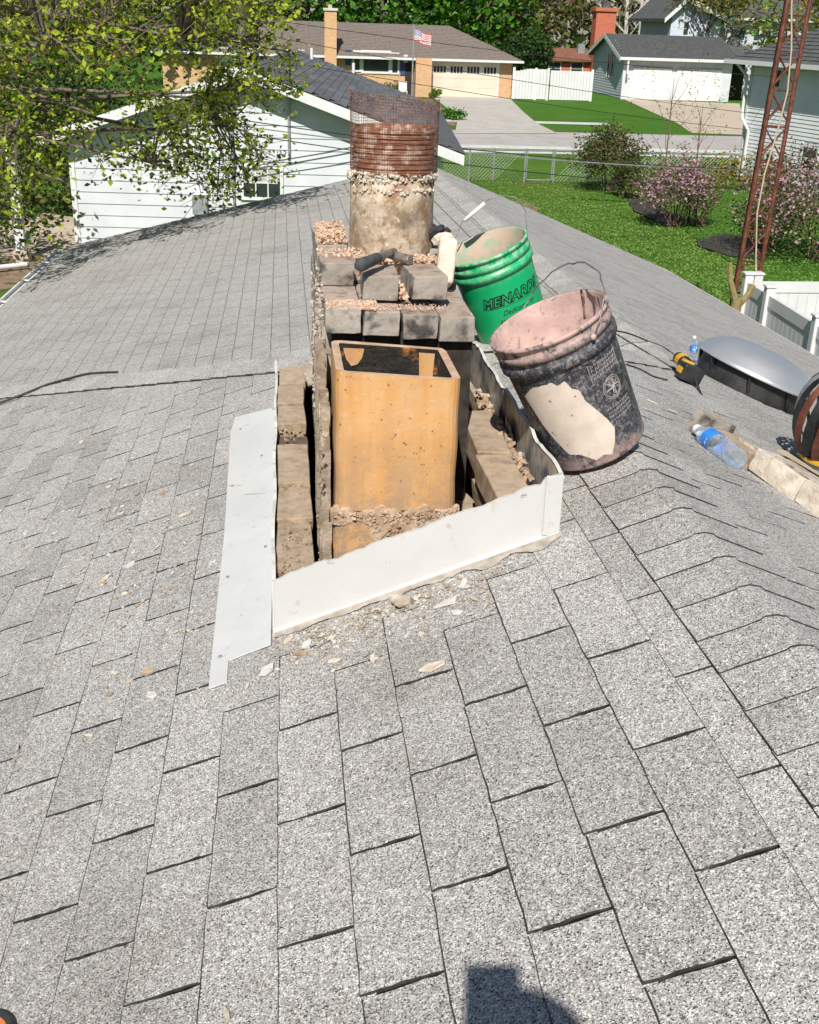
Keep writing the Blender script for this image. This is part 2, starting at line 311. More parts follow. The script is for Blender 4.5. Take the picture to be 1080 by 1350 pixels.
# ------------------------------------------------------------------ mesh builder
class MB:
    def __init__(s): s.v = []; s.f = []; s.m = []
    def add(s, vs, fs, mi=0):
        k = len(s.v); s.v += [tuple(v) for v in vs]
        for f in fs: s.f.append(tuple(i + k for i in f)); s.m.append(mi)
    def box(s, lo, hi, mi=0, mat=None, jit=0, rnd=random):
        x0, y0, z0 = lo; x1, y1, z1 = hi
        vs = [Vector(p) for p in ((x0, y0, z0), (x1, y0, z0), (x1, y1, z0), (x0, y1, z0), (x0, y0, z1), (x1, y0, z1), (x1, y1, z1), (x0, y1, z1))]
        if jit: vs = [v + Vector([rnd.uniform(-jit, jit) for _ in range(3)]) for v in vs]
        if mat is not None: vs = [mat @ v for v in vs]
        s.add(vs, [(0, 3, 2, 1), (4, 5, 6, 7), (0, 1, 5, 4), (1, 2, 6, 5), (2, 3, 7, 6), (3, 0, 4, 7)], mi)
    def prism(s, poly, n, mi=0, side=None):
        """poly: 3D points in order, extruded by -n"""
        k = len(poly); a = [Vector(p) for p in poly]; b = [p - Vector(n) for p in a]
        s.add(a + b, [tuple(range(k)), tuple(range(2 * k - 1, k - 1, -1))], mi)
        s.add(a + b, [(i, i + k, (i + 1) % k + k, (i + 1) % k) for i in range(k)], mi if side is None else side)
    def tube(s, pts, r, n=6, mi=0, cap=True):
        pts = [Vector(p) for p in pts]; R = r if hasattr(r, '__len__') else [r] * len(pts)
        base = len(s.v); ref = None
        for i, p in enumerate(pts):
            d = (pts[min(i + 1, len(pts) - 1)] - pts[max(i - 1, 0)])
            if d.length < 1e-9: d = Vector((0, 0, 1))
            d.normalize()
            if ref is None: ref = Vector((0, 0, 1)) if abs(d.z) < .9 else Vector((1, 0, 0))
            u = ref - d * ref.dot(d); u.normalize(); w = d.cross(u); ref = u
            for j in range(n):
                a = 2 * math.pi * j / n; s.v.append(tuple(p + (u * math.cos(a) + w * math.sin(a)) * R[i]))
        for i in range(len(pts) - 1):
            for j in range(n):
                s.f.append((base + i * n + j, base + i * n + (j + 1) % n, base + (i + 1) * n + (j + 1) % n, base + (i + 1) * n + j)); s.m.append(mi)
        if cap:
            s.f.append(tuple(base + j for j in range(n - 1, -1, -1))); s.m.append(mi)
            e = base + (len(pts) - 1) * n; s.f.append(tuple(e + j for j in range(n))); s.m.append(mi)
    def lathe(s, prof, n=48, mi=0, mat=None, mis=None, closed=False):
        base = len(s.v)
        for r, z in prof:
            for j in range(n):
                a = 2 * math.pi * j / n; p = Vector((r * math.cos(a), r * math.sin(a), z)); s.v.append(tuple(mat @ p if mat is not None else p))
        k = len(prof)
        for i in range(k if closed else k - 1):
            i2 = (i + 1) % k
            for j in range(n):
                s.f.append((base + i * n + j, base + i * n + (j + 1) % n, base + i2 * n + (j + 1) % n, base + i2 * n + j)); s.m.append(mis[i] if mis else mi)
    def quad(s, a, b, c, d, mi=0): s.add([a, b, c, d], [(0, 1, 2, 3)], mi)
WM = {}
def newobj(name, data, parent, Wm):
    o = bpy.data.objects.new(name, data); COL.objects.link(o)
    if parent is not None: o.parent = parent; o.matrix_parent_inverse = I4; o.matrix_basis = WM[parent.name].inverted() @ Wm
    else: o.matrix_basis = Wm
    WM[o.name] = Wm.copy(); return o
def tag(o, label=None, cat=None, group=None, kind=None):
    if label: o['label'] = label
    if cat: o['category'] = cat
    if group: o['group'] = group
    if kind: o['kind'] = kind
    return o
def mesh_from(mb, name, mats, org=(0, 0, 0), smooth=False):
    me = bpy.data.meshes.new(name); ox, oy, oz = org
    me.from_pydata([(x - ox, y - oy, z - oz) for x, y, z in mb.v], [], mb.f)
    for m in mats: me.materials.append(M[m])
    if len(mats) > 1: me.polygons.foreach_set('material_index', mb.m)
    if smooth: me.polygons.foreach_set('use_smooth', [True] * len(mb.f))
    me.update(); return me
class Thing:
    """frame 'A' = roof frame, 'W' = level frame; coordinates of parts are given in that frame"""
    def __init__(s, name, label, cat, org, frame='W', group=None, kind=None):
        s.o = Vector(org); s.F = RA4 if frame == 'A' else I4
        s.root = newobj(name, None, None, s.F @ Matrix.Translation(s.o)); s.root.empty_display_size = .1
        tag(s.root, label, cat, group, kind)
    def part(s, name, mb, mats, parent=None, label=None, smooth=False, kind=None):
        o = newobj(name, mesh_from(mb, name, mats.split(), s.o, smooth), parent or s.root, s.F @ Matrix.Translation(s.o))
        if label: o['label'] = label
        if kind: o['kind'] = kind
        return o
    def inst(s, name, me, local, parent=None, label=None):
        o = newobj(name, me, parent or s.root, s.F @ local)
        if label: o['label'] = label
        return o
def single(name, mb, mats, label, cat, org, frame='W', group=None, kind=None, smooth=False):
    Fm = RA4 if frame == 'A' else I4
    o = newobj(name, mesh_from(mb, name, mats.split(), org, smooth), None, Fm @ Matrix.Translation(Vector(org)))
    return tag(o, label, cat, group, kind)
def bevel(o, w=.004, seg=2):
    m = o.modifiers.new('Bevel', 'BEVEL'); m.width = w; m.segments = seg; m.limit_method = 'ANGLE'; return o
def frameM(o, x, y, z): return Matrix(((x[0], y[0], z[0], o[0]), (x[1], y[1], z[1], o[1]), (x[2], y[2], z[2], o[2]), (0, 0, 0, 1)))
def copy_tree(src, Wm, labels=None):
    """a thing and its parts, moved to world matrix Wm; meshes are shared"""
    c = src.copy(); COL.objects.link(c); c.matrix_basis = Wm; WM[c.name] = Wm.copy()
    for ch in [x for x in bpy.data.objects if x.parent == src]:
        d = ch.copy(); COL.objects.link(d); d.parent = c; WM[d.name] = Wm @ ch.matrix_basis
        for gc in [x for x in bpy.data.objects if x.parent == ch]:
            e = gc.copy(); COL.objects.link(e); e.parent = d
    return c
def leaf_mesh(name, C, N, size, spread, seed, mats, jit=.35, normal_up=.2):
    """N bent two-triangle leaves scattered about each of the points C"""
    rs = np.random.default_rng(seed); C = np.asarray(C, float); n = len(C) * N
    c = np.repeat(C, N, 0) + rs.normal(0, 1, (n, 3)) * spread
    a = rs.normal(0, 1, (n, 3)); a[:, 2] *= .6; a /= np.linalg.norm(a, axis=1)[:, None]
    b = rs.normal(0, 1, (n, 3)); b[:, 2] += normal_up; b -= (b * a).sum(1)[:, None] * a; b /= np.linalg.norm(b, axis=1)[:, None]
    s = size * (1 + rs.uniform(-jit, jit, n))[:, None]
    nn = np.cross(a, b)
    v = np.stack([c - a * s * .6, c + b * s * .36 + nn * s * .1, c + a * s * .6, c - b * s * .36 + nn * s * .1], 1).reshape(-1, 3)
    me = bpy.data.meshes.new(name); me.vertices.add(4 * n); me.vertices.foreach_set('co', v.ravel())
    me.loops.add(6 * n); me.polygons.add(2 * n)
    k = np.arange(n)[:, None] * 4
    me.loops.foreach_set('vertex_index', (k + np.array([[0, 1, 2, 0, 2, 3]])).ravel())
    me.polygons.foreach_set('loop_start', np.arange(2 * n) * 3); me.polygons.foreach_set('loop_total', np.full(2 * n, 3))
    for m in mats: me.materials.append(M[m])
    if len(mats) > 1:
        pr = rs.random(n); me.polygons.foreach_set('material_index', np.repeat((pr * len(mats)).astype(int), 2))
    me.update(); me.validate(); return me
#@@GROUND
# ================================================================== the setting
rnd = random.Random(5)
mb = MB(); n = 24
for i in range(n):
    for j in range(n):
        x0, x1 = -260 + 520 * i / n, -260 + 520 * (i + 1) / n; y0, y1 = -60 + 460 * j / n, -60 + 460 * (j + 1) / n
        mb.quad((x0, y0, G), (x1, y0, G), (x1, y1, G), (x0, y1, G))
single('lawn', mb, 'lawn', 'green mown lawn between the houses', None, (0, 0, G), kind='structure')
def sheet(name, pts, mat, h, label=None, thick=0):
    mb = MB(); ps = [Vector((p[0], p[1], G + h)) for p in pts]
    if thick: mb.prism(ps, (0, 0, thick))
    else: mb.add(ps, [tuple(range(len(ps)))])
    o = single(name, mb, mat, label, None, (ps[0].x, ps[0].y, G), kind='structure'); return o
def gp(x, y): p = PG(x, y); return (p.x, p.y)
YS0, YS1 = PG(760, 197).y, PG(800, 176).y
sheet('front_lawn', [(-90, YS1), (160, YS1), (160, 150), (-90, 150)], 'lawn2', .004, 'bright green front lawns across the street')
sheet('street', [(-160, YS0), (200, YS0), (200, YS1), (-160, YS1)], 'street', .010, 'pale concrete street running past the houses')
mb = MB(); mb.box((-160, YS0 - .28, G - .1), (200, YS0, G + .11)); single('kerb', mb, 'kerb', 'pale concrete kerb on the near side of the street', None, (0, YS0, G), kind='structure')
x0 = gp(722, 165)[0]; x1 = gp(575, 165)[0]
sheet('sidewalk', [(-160, PG(760, 204).y), (200, PG(760, 204).y), (200, PG(760, 201.4).y), (-160, PG(760, 201.4).y)], 'kerb', .016, 'narrow concrete sidewalk on the near side')
y0, y1 = PG(800, 165.5).y, PG(800, 162.5).y
sheet('sidewalk', [(x1, y0), (x0 + 4, y0), (x0 + 4, y1), (x1, y1)], 'kerb', .022, 'narrow concrete sidewalk across the street')
# driveways
dv = [gp(568, 127), gp(672, 131), gp(703, 161), gp(724, 177), gp(560, 177), gp(600, 172), gp(598, 158), gp(572, 138)]
dv = [gp(567, 126), gp(672, 130), gp(690, 148), gp(708, 163), gp(735, 176.5), gp(600, 176.5), gp(603, 160), gp(586, 140)]
sheet('driveway', dv, 'concrete', .028, 'pale concrete driveway leading to the cream garage door')
dv = [gp(822, 131), gp(975, 137), gp(985, 178.5), gp(912, 176), gp(893, 163), gp(868, 152)]
sheet('driveway', dv, 'concretet', .028, 'tan concrete driveway in front of the white double garage')
sheet('patio', [gp(-60, 345), gp(125, 335), gp(125, 292), gp(60, 282), gp(-60, 290)], 'concretet', .03, 'concrete patio beside the white sided house')
sheet('flower_bed', [gp(750, 262), gp(850, 268), gp(960, 345), gp(1100, 420), gp(1150, 300), gp(900, 235)], 'lawn2', .03, 'rough grass around the shrubs')
sheet('mulch_bed', [gp(918, 318), gp(955, 310), gp(1000, 318), gp(1010, 345), gp(960, 340), gp(920, 326)], 'mulch', .05, 'dark mulch under the pink shrub')
sheet('mulch_bed', [gp(822, 258), gp(860, 268), gp(900, 292), gp(880, 300), gp(836, 280)], 'mulch', .05, 'dark mulch between the two shrubs')
sheet('bare_patch', [gp(672, 268), gp(690, 264), gp(712, 276), gp(700, 288), gp(680, 282)], 'dirt', .02, 'brown bare patch in the lawn by the roof edge')
sheet('leaf_litter', [gp(-150, 420), gp(100, 360), gp(120, 296), gp(-40, 300), gp(-150, 300)], 'dirt', .012, 'leafy soil beside the left eave')
#@@HOUSE
# ================================================================== the house we stand on
RID, RZ = .909, -.955                    # near ridge
c37, s37 = math.cos(math.atan(.37)), math.sin(math.atan(.37))
def zL1(x): return -1.2913 + .37 * x
def zL2(x): return -1.767 + .25 * x
def zR(x): return -.600 - .398 * x
SR = .398; RX = (zR(0) + 1.2913) / (.37 + .398)
RID = RX; RZ = zL1(RID)
FR = (-.600 + 1.767) / (.25 + .398); FZ = zL2(FR)        # far ridge
YH = 4.958 - RID; YV = YH + (RZ - FZ) / .37
YE = 15.2; XL, XR = -2.8, 5.15; YB = -3.2
house = Thing('shingled_house', 'single storey house under a weathered grey three tab shingle roof, seen from on top', 'house', (1.2, 6, -5.1), 'A')
mb = MB()
HX0, HX1, HY0, HY1 = -.030, .634, 2.425, 4.42            # chimney opening
def p1(x, y, d=0): return (x - d * s37, y, zL1(x) + d * c37)
def hipY(x): return 4.958 - x
# near-left slope around the opening
mb.quad(p1(XL, YB), p1(RID, YB), p1(RID, HY0), p1(XL, HY0))
mb.quad(p1(XL, HY0), p1(HX0, HY0), p1(HX0, HY1), p1(XL, HY1))
mb.add([p1(HX1, HY0), p1(RID, HY0), p1(RID, YH), p1(HX1, hipY(HX1))], [(0, 1, 2, 3)])
mb.add([p1(HX1, HY1 - .1), p1(HX1, hipY(HX1)), p1(HX0, hipY(HX0)), p1(HX0, HY1)], [(0, 1, 2, 3)])
mb.add([p1(XL, HY1), p1(HX0, HY1), p1(HX0, hipY(HX0)), p1(XL, hipY(XL))], [(0, 1, 2, 3)])
# end slope behind the hip
def vY(x): return YH + (RZ - zL2(x)) / .37
mb.add([(RID, YH, RZ), (FR, YV, FZ), (XL, vY(XL), zL2(XL)), (XL, hipY(XL), zL1(XL))], [(0, 1, 2, 3)])
# far-left and right slopes
mb.add([(FR, YV, FZ), (FR, YE, FZ), (XL, YE, zL2(XL)), (XL, vY(XL), zL2(XL))], [(0, 1, 2, 3)])
mb.add([(RID, YB, RZ), (XR, YB, zR(XR)), (XR, YE, zR(XR)), (FR, YE, FZ), (FR, YV, FZ), (RID, YH, RZ)], [(0, 1, 2, 3, 4, 5)])
for i in range(len(mb.v)):
    x, y, z = mb.v[i]; mb.v[i] = (x, y, z - .004)
roof = house.part('roof', mb, 'deck')
# walls, fascia, gutters
mb = MB()
mb.box((XL + .45, YB + .4, -5.1), (XR - .45, YE - .5, -2.72)); house.part('wall', mb, 'sidingb')
mb = MB()
mb.prism([(XL + .45, YE - .5, -2.72), (XR - .45, YE - .5, -2.72), (FR, YE - .5, FZ - .12)], (0, .1, 0)); house.part('gable', mb, 'siding')
mb = MB(); mb.box((XL - .10, 4, zL2(XL) - .16), (XL + .0, YE - .05, zL2(XL) - .05)); mb.box((XL - .125, 4, zL2(XL) - .055), (XL - .10, YE - .05, zL2(XL) - .012)); house.part('gutter', mb, 'trimw')
mb = MB()
for k in range(9): mb.box((XL - .12, 5 + k * 1.15, zL2(XL) - .03), (XL + .01, 5.03 + k * 1.15, zL2(XL) - .016))
house.part('gutter_bracket', mb, 'trimw')
mb = MB(); mb.box((XR - .01, YB, zR(XR) - .15), (XR + .03, YE, zR(XR) - .004)); house.part('fascia', mb, 'trimw')
mb = MB()
mb.prism([(XL, YE + .02, zL2(XL) - .004), (FR, YE + .02, FZ - .004), (FR, YE + .02, FZ - .15), (XL, YE + .02, zL2(XL) - .15)], (0, .03, 0))
mb.prism([(FR, YE + .021, FZ - .004), (XR, YE + .021, zR(XR) - .004), (XR, YE + .021, zR(XR) - .15), (FR, YE + .021, FZ - .15)], (0, .03, 0))
house.part('bargeboard', mb, 'trimw')
# ---- shingle tabs
EXP, TAB, GAP = .127, .3048, .0058
def tab_mesh(L, H, seed, name='shingle', gap=GAP):
    rd = random.Random(seed); mb = MB(); n = 7; H2 = H + .022; g = gap / 2
    def zt(x): return .0062 - .0050 * x / H2
    J = lambda k=.0011: rd.uniform(-k, k)
    butt = [(J(.0013), g + J() + (L - gap) * i / n) for i in range(n + 1)]
    right = [(H * t, L - g + J(.0021)) for t in (.12, .25, .38, .5, .62, .75, .88, 1)] + [(H2, L - g)]
    left = [(H2, g)] + [(H * t, g + J(.0021)) for t in (1, .88, .75, .62, .5, .38, .25, .12)]
    P2 = butt + right + left; k = len(P2)
    cx, cy = H2 / 2, L / 2; top = []; lip = []; LW_ = rd.uniform(.0014, .0028)
    for (x, y) in P2:
        dx = LW_ + J(.0007) if x < .004 else 0; dy = (.0012 if y < cy else -.0012) if x < H else 0
        top.append(Vector((x + dx, y + dy, zt(x) + (J(.0003))))); lip.append(Vector((x, y, zt(x) - .0007)))
    bot = [Vector((v.x, v.y, -.001)) for v in lip]
    mb.add(top, [tuple(reversed(range(k)))], 0)
    mb.add(top + lip, [(i, (i + 1) % k, (i + 1) % k + k, i + k) for i in range(k)], 1)  # dark lip: asphalt edge plus a painted course shadow line
    mb.add(lip + bot, [(i, (i + 1) % k, (i + 1) % k + k, i + k) for i in range(k)], 1)
    return mb
def plane_frame(x0, z0, sgn, slope):
    a = math.atan(slope); c, s = math.cos(a), math.sin(a)
    Vv = Vector((sgn * c, 0, s)); N = Vector((-sgn * s, 0, c)); U = N.cross(Vv)
    return Vv, U, N
shared = [None] * 12
def get_shared(i):
    if shared[i] is None: shared[i] = mesh_from(tab_mesh(TAB, EXP, 100 + i), 'shingle_tab', ['granule', 'edge'])
    return shared[i]
def proj(Av):
    v = Vector((Av[0] * r_[0] + Av[1] * f_[0] - Av[2] * g_[0], Av[0] * r_[1] + Av[1] * f_[1] - Av[2] * g_[1], Av[0] * r_[2] + Av[1] * f_[2] - Av[2] * g_[2]))
    if v.z < .1: return None
    return 540 + F * v.x / v.z, 675 + F * v.y / v.z, v.z
jobs = []           # (score, matrix, mesh or MB)
def add_tab(Mt, Y0, Y1, x0, x1, whole, polyclip=None, rd=None):
    pass
rs = random.Random(11)
def clip(poly, a, b, c):
    """keep a*x+b*y<=c"""
    out = []
    for i in range(len(poly)):
        p, q = poly[i], poly[(i + 1) % len(poly)]
        dp, dq = a * p[0] + b * p[1] - c, a * q[0] + b * q[1] - c
        if dp <= 0: out.append(p)
        if dp * dq < 0: t = dp / (dp - dq); out.append((p[0] + (q[0] - p[0]) * t, p[1] + (q[1] - p[1]) * t))
    return out
def area(poly): return .5 * abs(sum(poly[i][0] * poly[(i + 1) % len(poly)][1] - poly[(i + 1) % len(poly)][0] * poly[i][1] for i in range(len(poly))))
def tabs(frame, toA, v0, v1, y0, y1, off, clips, hole=None, far=False):
    """toA(v,y)->point ; courses v0..v1 step EXP ; y slots at off(k)"""
    Vv, U, N = frame; sy = U.y
    for k in range(v0, v1):
        o = off(k) % TAB; i0 = math.floor((y0 - o) / TAB); i1 = math.ceil((y1 - o) / TAB)
        for i in range(i0, i1):
            ya, yb = o + i * TAB, o + (i + 1) * TAB
            va, vb = k * EXP, (k + 1) * EXP
            rect = [(va, ya), (vb, ya), (vb, yb), (va, yb)]
            pieces = [rect]
            if hole and va < hole[1] and vb > hole[0] and ya < hole[3] and yb > hole[2]:
                pieces = []
                if ya < hole[2]: pieces.append([(va, ya), (vb, ya), (vb, hole[2]), (va, hole[2])])
                if yb > hole[3]: pieces.append([(va, hole[3]), (vb, hole[3]), (vb, yb), (va, yb)])
                if va < hole[0]: pieces.append([(va, max(ya, hole[2])), (hole[0], max(ya, hole[2])), (hole[0], min(yb, hole[3])), (va, min(yb, hole[3]))])
                if vb > hole[1]: pieces.append([(hole[1], max(ya, hole[2])), (vb, max(ya, hole[2])), (vb, min(yb, hole[3])), (hole[1], min(yb, hole[3]))])
            for pc in pieces:
                q = pc
                for c in clips: q = clip(q, *c) if q else q
                if len(q) < 3 or area(q) < .0006: continue
                whole = abs(area(q) - EXP * TAB) < 1e-6
                cx = sum(p[0] for p in q) / len(q); cy = sum(p[1] for p in q) / len(q)
                w = toA(cx, cy); pr = proj(w)
                sc = 0
                if pr and -60 < pr[0] < 1140 and -60 < pr[1] < 1410:
                    vis = abs(N.dot(-w)) / w.length ** 3
                    sc = vis * area(q)
                if whole:
                    oy = ya if sy > 0 else yb
                    p = toA(va, oy); lift = rs.uniform(0, .0012)
                    mt = frameM(Vector(p) + N * lift, Vv, U, N)
                    mt = mt @ Matrix.Rotation(rs.uniform(-.006, .006), 4, 'Z') @ Matrix.Translation((rs.uniform(-.0012, .0012), 0, 0))
                    jobs.append((sc, mt, rs.randrange(12), None))
                else:
                    p = toA(cx, cy); mt = frameM(Vector(p), Vv, U, N)
                    m2 = MB(); loc = []
                    for (a_, b_) in q:
                        lx = a_ - cx; ly = (b_ - cy) * (1 if sy > 0 else -1)
                        b2 = b_; 
                        if abs(b_ - ya) < 1e-6: ly += (GAP / 2) * (1 if sy > 0 else -1)
                        if abs(b_ - yb) < 1e-6: ly -= (GAP / 2) * (1 if sy > 0 else -1)
                        loc.append(Vector((lx, ly, .0056 - .0046 * (a_ - va) / EXP)))
                    ar = sum(loc[j].x * loc[(j + 1) % len(loc)].y - loc[(j + 1) % len(loc)].x * loc[j].y for j in range(len(loc)))
                    if ar < 0: loc.reverse()
                    kk = len(loc); bot = [Vector((v.x, v.y, -.001)) for v in loc]
                    m2.add(loc, [tuple(range(kk))], 0)
                    m2.add(loc + bot, [(j, j + kk, (j + 1) % kk + kk, (j + 1) % kk) for j in range(kk)], 1)
                    jobs.append((sc, mt, -1, m2))
# near-left: v measured up the slope from the line through x=-.0166
Vv1, U1, N1 = plane_frame(0, 0, 1, .37)
O1x = 1.2116 * s37 - .4736 * c37; O1 = Vector((O1x, 0, zL1(O1x)))
def t1(v, y): return O1 + Vv1 * v + Vector((0, y, 0))
vr = (RID - O1.x) / c37
vxl = (XL - O1.x) / c37
hv = lambda x: (x - O1.x) / c37
tabs((Vv1, U1, N1), t1, math.floor(vxl / EXP), math.ceil(vr / EXP), -1.4, 8.2, lambda k: (6.505 - .4839 * k) * .3048,
     [(-1, 0, -vxl), (1, 0, vr - .11), (c37, 1, 4.958 - O1.x - .02), (0, -1, 1.3)], hole=(hv(HX0), hv(HX1), HY0, HY1))
# far-left
Vv2, U2, N2 = plane_frame(0, 0, 1, .25); c25 = math.cos(math.atan(.25))
O2 = Vector((XL, 0, zL2(XL)))
def t2(v, y): return O2 + Vv2 * v + Vector((0, y, 0))
v2r = (FR - XL) / c25
tabs((Vv2, U2, N2), t2, 0, math.ceil(v2r / EXP), 5, YE, lambda k: .11 + .1524 * (k % 2) + .013 * k,
     [(1, 0, v2r - .11), (-.676 * c25, -1, -(6.245 - .676 * 0) + .676 * XL + .03), (0, 1, YE), (-1, 0, 0)])
# right
Vv3, U3, N3 = plane_frame(0, 0, -1, SR); c3 = math.cos(math.atan(SR))
O3 = Vector((XR, 0, zR(XR)))
def t3(v, y): return O3 + Vv3 * v + Vector((0, y, 0))
v3r = (XR - RID) / c3; v3f = (XR - FR) / c3
tabs((Vv3, U3, N3), t3, 0, math.ceil(v3f / EXP), -.8, YE, lambda k: .2 + .1524 * (k % 2) + .01 * k, [(1, 0, v3f), (0, 1, YE), (-1, 0, 0), (0, -1, .8)])
tabs((Vv3, U3, N3), t3, math.floor(v3f / EXP), math.ceil(v3r / EXP), -.8, YH + .9, lambda k: .2 + .1524 * (k % 2) + .01 * k, [(1, 0, v3r - .12), (-1, 0, -v3f), ((YV - YH) / (v3r - v3f), 1, YH + (YV - YH) / (v3r - v3f) * v3r - .05), (0, -1, .8)])
jobs.sort(key=lambda j: -j[0])
rest = MB()
for idx, (sc, mt, k, m2) in enumerate(jobs):
    if idx < 296 and sc > 0:
        me = get_shared(k) if k >= 0 else mesh_from(m2, 'shingle_cut', ['granule', 'edge'])
        house.inst('shingle', me, mt, roof)
    else:
        src = tab_mesh(TAB, EXP, 100 + k) if k >= 0 and (sc > 2e-4 or mt.translation.length < 3.2) else m2
        if src is None:                      # far tabs: a plain bevelled slab each
            hgt = .0062
            rest.add([mt @ Vector(v) for v in ((-.0055, GAP / 2, hgt - .0008), (.0005, GAP / 2, hgt), (.0005, TAB - GAP / 2, hgt), (-.0055, TAB - GAP / 2, hgt - .0008))], [(0, 1, 2, 3)], 2)  # dark strip at the butt paints the course shadow line
            vs = [Vector((0, GAP / 2, hgt)), Vector((EXP, GAP / 2, .001)), Vector((EXP, TAB - GAP / 2, .001)), Vector((0, TAB - GAP / 2, hgt)), Vector((0, GAP / 2, -.001)), Vector((0, TAB - GAP / 2, -.001)), Vector((EXP, GAP / 2, -.002)), Vector((EXP, TAB - GAP / 2, -.002))]
            rest.add([mt @ v for v in vs], [(0, 1, 2, 3)], 0); rest.add([mt @ v for v in vs], [(3, 5, 4, 0), (1, 0, 4, 6), (3, 2, 7, 5)], 2)
        else:
            b0 = len(rest.v); rest.v += [tuple(mt @ Vector(v)) for v in src.v]
            for f, mi in zip(src.f, src.m): rest.f.append(tuple(i + b0 for i in f)); rest.m.append(mi)
house.part('shingle_field', rest, 'granule edge edge_shadow2', roof, kind='stuff')
# ---- ridge caps
def cap_mesh(w1, w2, zl, zr, L=EXP, seed=0):
    """bent cap; local y along ridge (butt at y=0 facing -y), x across"""
    rd = random.Random(seed); mb = MB(); L2 = L + .02
    prof = []
    r = .035
    for t in (1, .82, .6, .4, .2): prof.append((-w1 * t, -w1 * t * zl if w1 * t > r else -w1 * t * zl))
    prof += [(-.022, -.0045), (0, -.0015), (.022, -.0045)]
    for t in (.2, .4, .6, .82, 1): prof.append((w2 * t, -w2 * t * zr))
    k = len(prof); j = [rd.uniform(-.0012, .0012) for _ in prof]
    f = [Vector((x, j[i], z + .0115)) for i, (x, z) in enumerate(prof)]; b = [Vector((x, L2, z + .0075)) for x, z in prof]
    f2 = [Vector((x, j[i], z + .0055)) for i, (x, z) in enumerate(prof)]; b2 = [Vector((x, L2, z + .0055)) for x, z in prof]
    mb.add(f + b, [(i, i + 1, i + 1 + k, i + k) for i in range(k - 1)], 0)
    mb.add(f + f2, [(i + 1, i, i + k, i + 1 + k) for i in range(k - 1)], 1)
    mb.add(f + f2 + b + b2, [(0, 2 * k, 3 * k, k), (k - 1, 2 * k - 1, 4 * k - 1, 3 * k - 1)], 1)
    return mb
capme = [mesh_from(cap_mesh(.155 * c37, .150 * c37, .37, SR, seed=s), 'ridge_cap', ['granule', 'edge'], smooth=False) for s in range(3)]
lines = [(762, 625), (783, 648), (800, 673), (820, 702), (843, 737), (868, 769), (893, 810), (926, 850), (959, 890)]
def near(x, y): d = ray(x, y); nn = Vector((-s37, 0, c37)); return d * (-1.2116 / d.dot(nn))
ys = sorted([near(*p).y for p in lines])
y = ys[0]
while y > -1: y -= EXP; ys.insert(0, y)
y = ys[-1]
while y < YH - .1: y += EXP; ys.append(y)
for i, y in enumerate(ys):
    L = (ys[i + 1] - y) if i + 1 < len(ys) else EXP
    if y > YH - .02: continue
    m = frameM((RID, y, RZ), (1, 0, 0), (0, max(.6, L / EXP), 0), (0, 0, 1)) @ Matrix.Rotation(rs.uniform(-.012, .012), 4, 'Z')
    house.inst('ridge_cap', capme[i % 3], m, roof)
# hip caps run down to the left, far ridge caps run away
hd = Vector((-1, 1, -.37)).normalized()
def strip_caps(start, d, length, e1, e2, w, nm):
    """flat-folded caps along a line; e1,e2 = in-plane unit vectors to each side"""
    k = int(length / EXP)
    mbt = MB(); N0 = (e1.cross(d)); N0 = N0 if N0.z > 0 else -N0
    for i in range(k):
        a0 = start + d * (i * EXP); a1 = start + d * ((i + 1) * EXP + .02)
        up = Vector((0, 0, 1)); j = rs.uniform(-.003, .003)
        # butt is at the lower / far end a1
        A0 = [a0 + e1 * (w + j) + up * .007, a0 + up * .010, a0 + e2 * w + up * .007]
        A1 = [a1 + e1 * (w + j) + up * .012, a1 + up * .015, a1 + e2 * w + up * .012]
        B1 = [p - up * .007 for p in A1]; B0 = [p - up * .006 for p in A0]
        m2 = MB(); m2.add(A0 + A1, [(0, 1, 4, 3), (1, 2, 5, 4)], 0); m2.add(A1 + B1, [(0, 1, 4, 3), (1, 2, 5, 4)], 1); m2.add(A0 + B0 + A1 + B1, [(0, 6, 9, 3), (2, 5, 11, 8)], 1)
        c = (a0 + a1) / 2
        me = mesh_from(m2, nm, ['granule', 'edge'], c); house.inst(nm, me, Matrix.Translation(c), roof)
s1 = Vector((-1, -1, 0)); e1 = Vector((-c37, 0, -s37)) ; e1 = (e1 - hd * e1.dot(hd)).normalized()
e2 = Vector((0, c37, -s37)); e2 = (e2 - hd * e2.dot(hd)).normalized()
strip_caps(Vector((RID, YH, RZ + .004)), hd, (RID - XL) * 1.45, e1, e2, .17, 'hip_cap')
hd2 = Vector((FR - RID, YV - YH, FZ - RZ)).normalized(); e3 = Vector((1, 0, -SR)).normalized(); e3 = (e3 - hd2 * e3.dot(hd2)).normalized(); e4 = Vector((-1, 0, 0)); e4 = Vector((0, c37, -s37)); e4 = (e4 - hd2 * e4.dot(hd2)).normalized()
strip_caps(Vector((RID, YH, RZ)), hd2, (Vector((FR - RID, YV - YH, FZ - RZ))).length, e3, e4, .15, 'hip_cap')
strip_caps(Vector((FR, YV, FZ)), Vector((0, 1, 0)), YE - YV, Vector((-1, 0, -.25)).normalized(), Vector((1, 0, -SR)).normalized(), .15, 'ridge_cap')
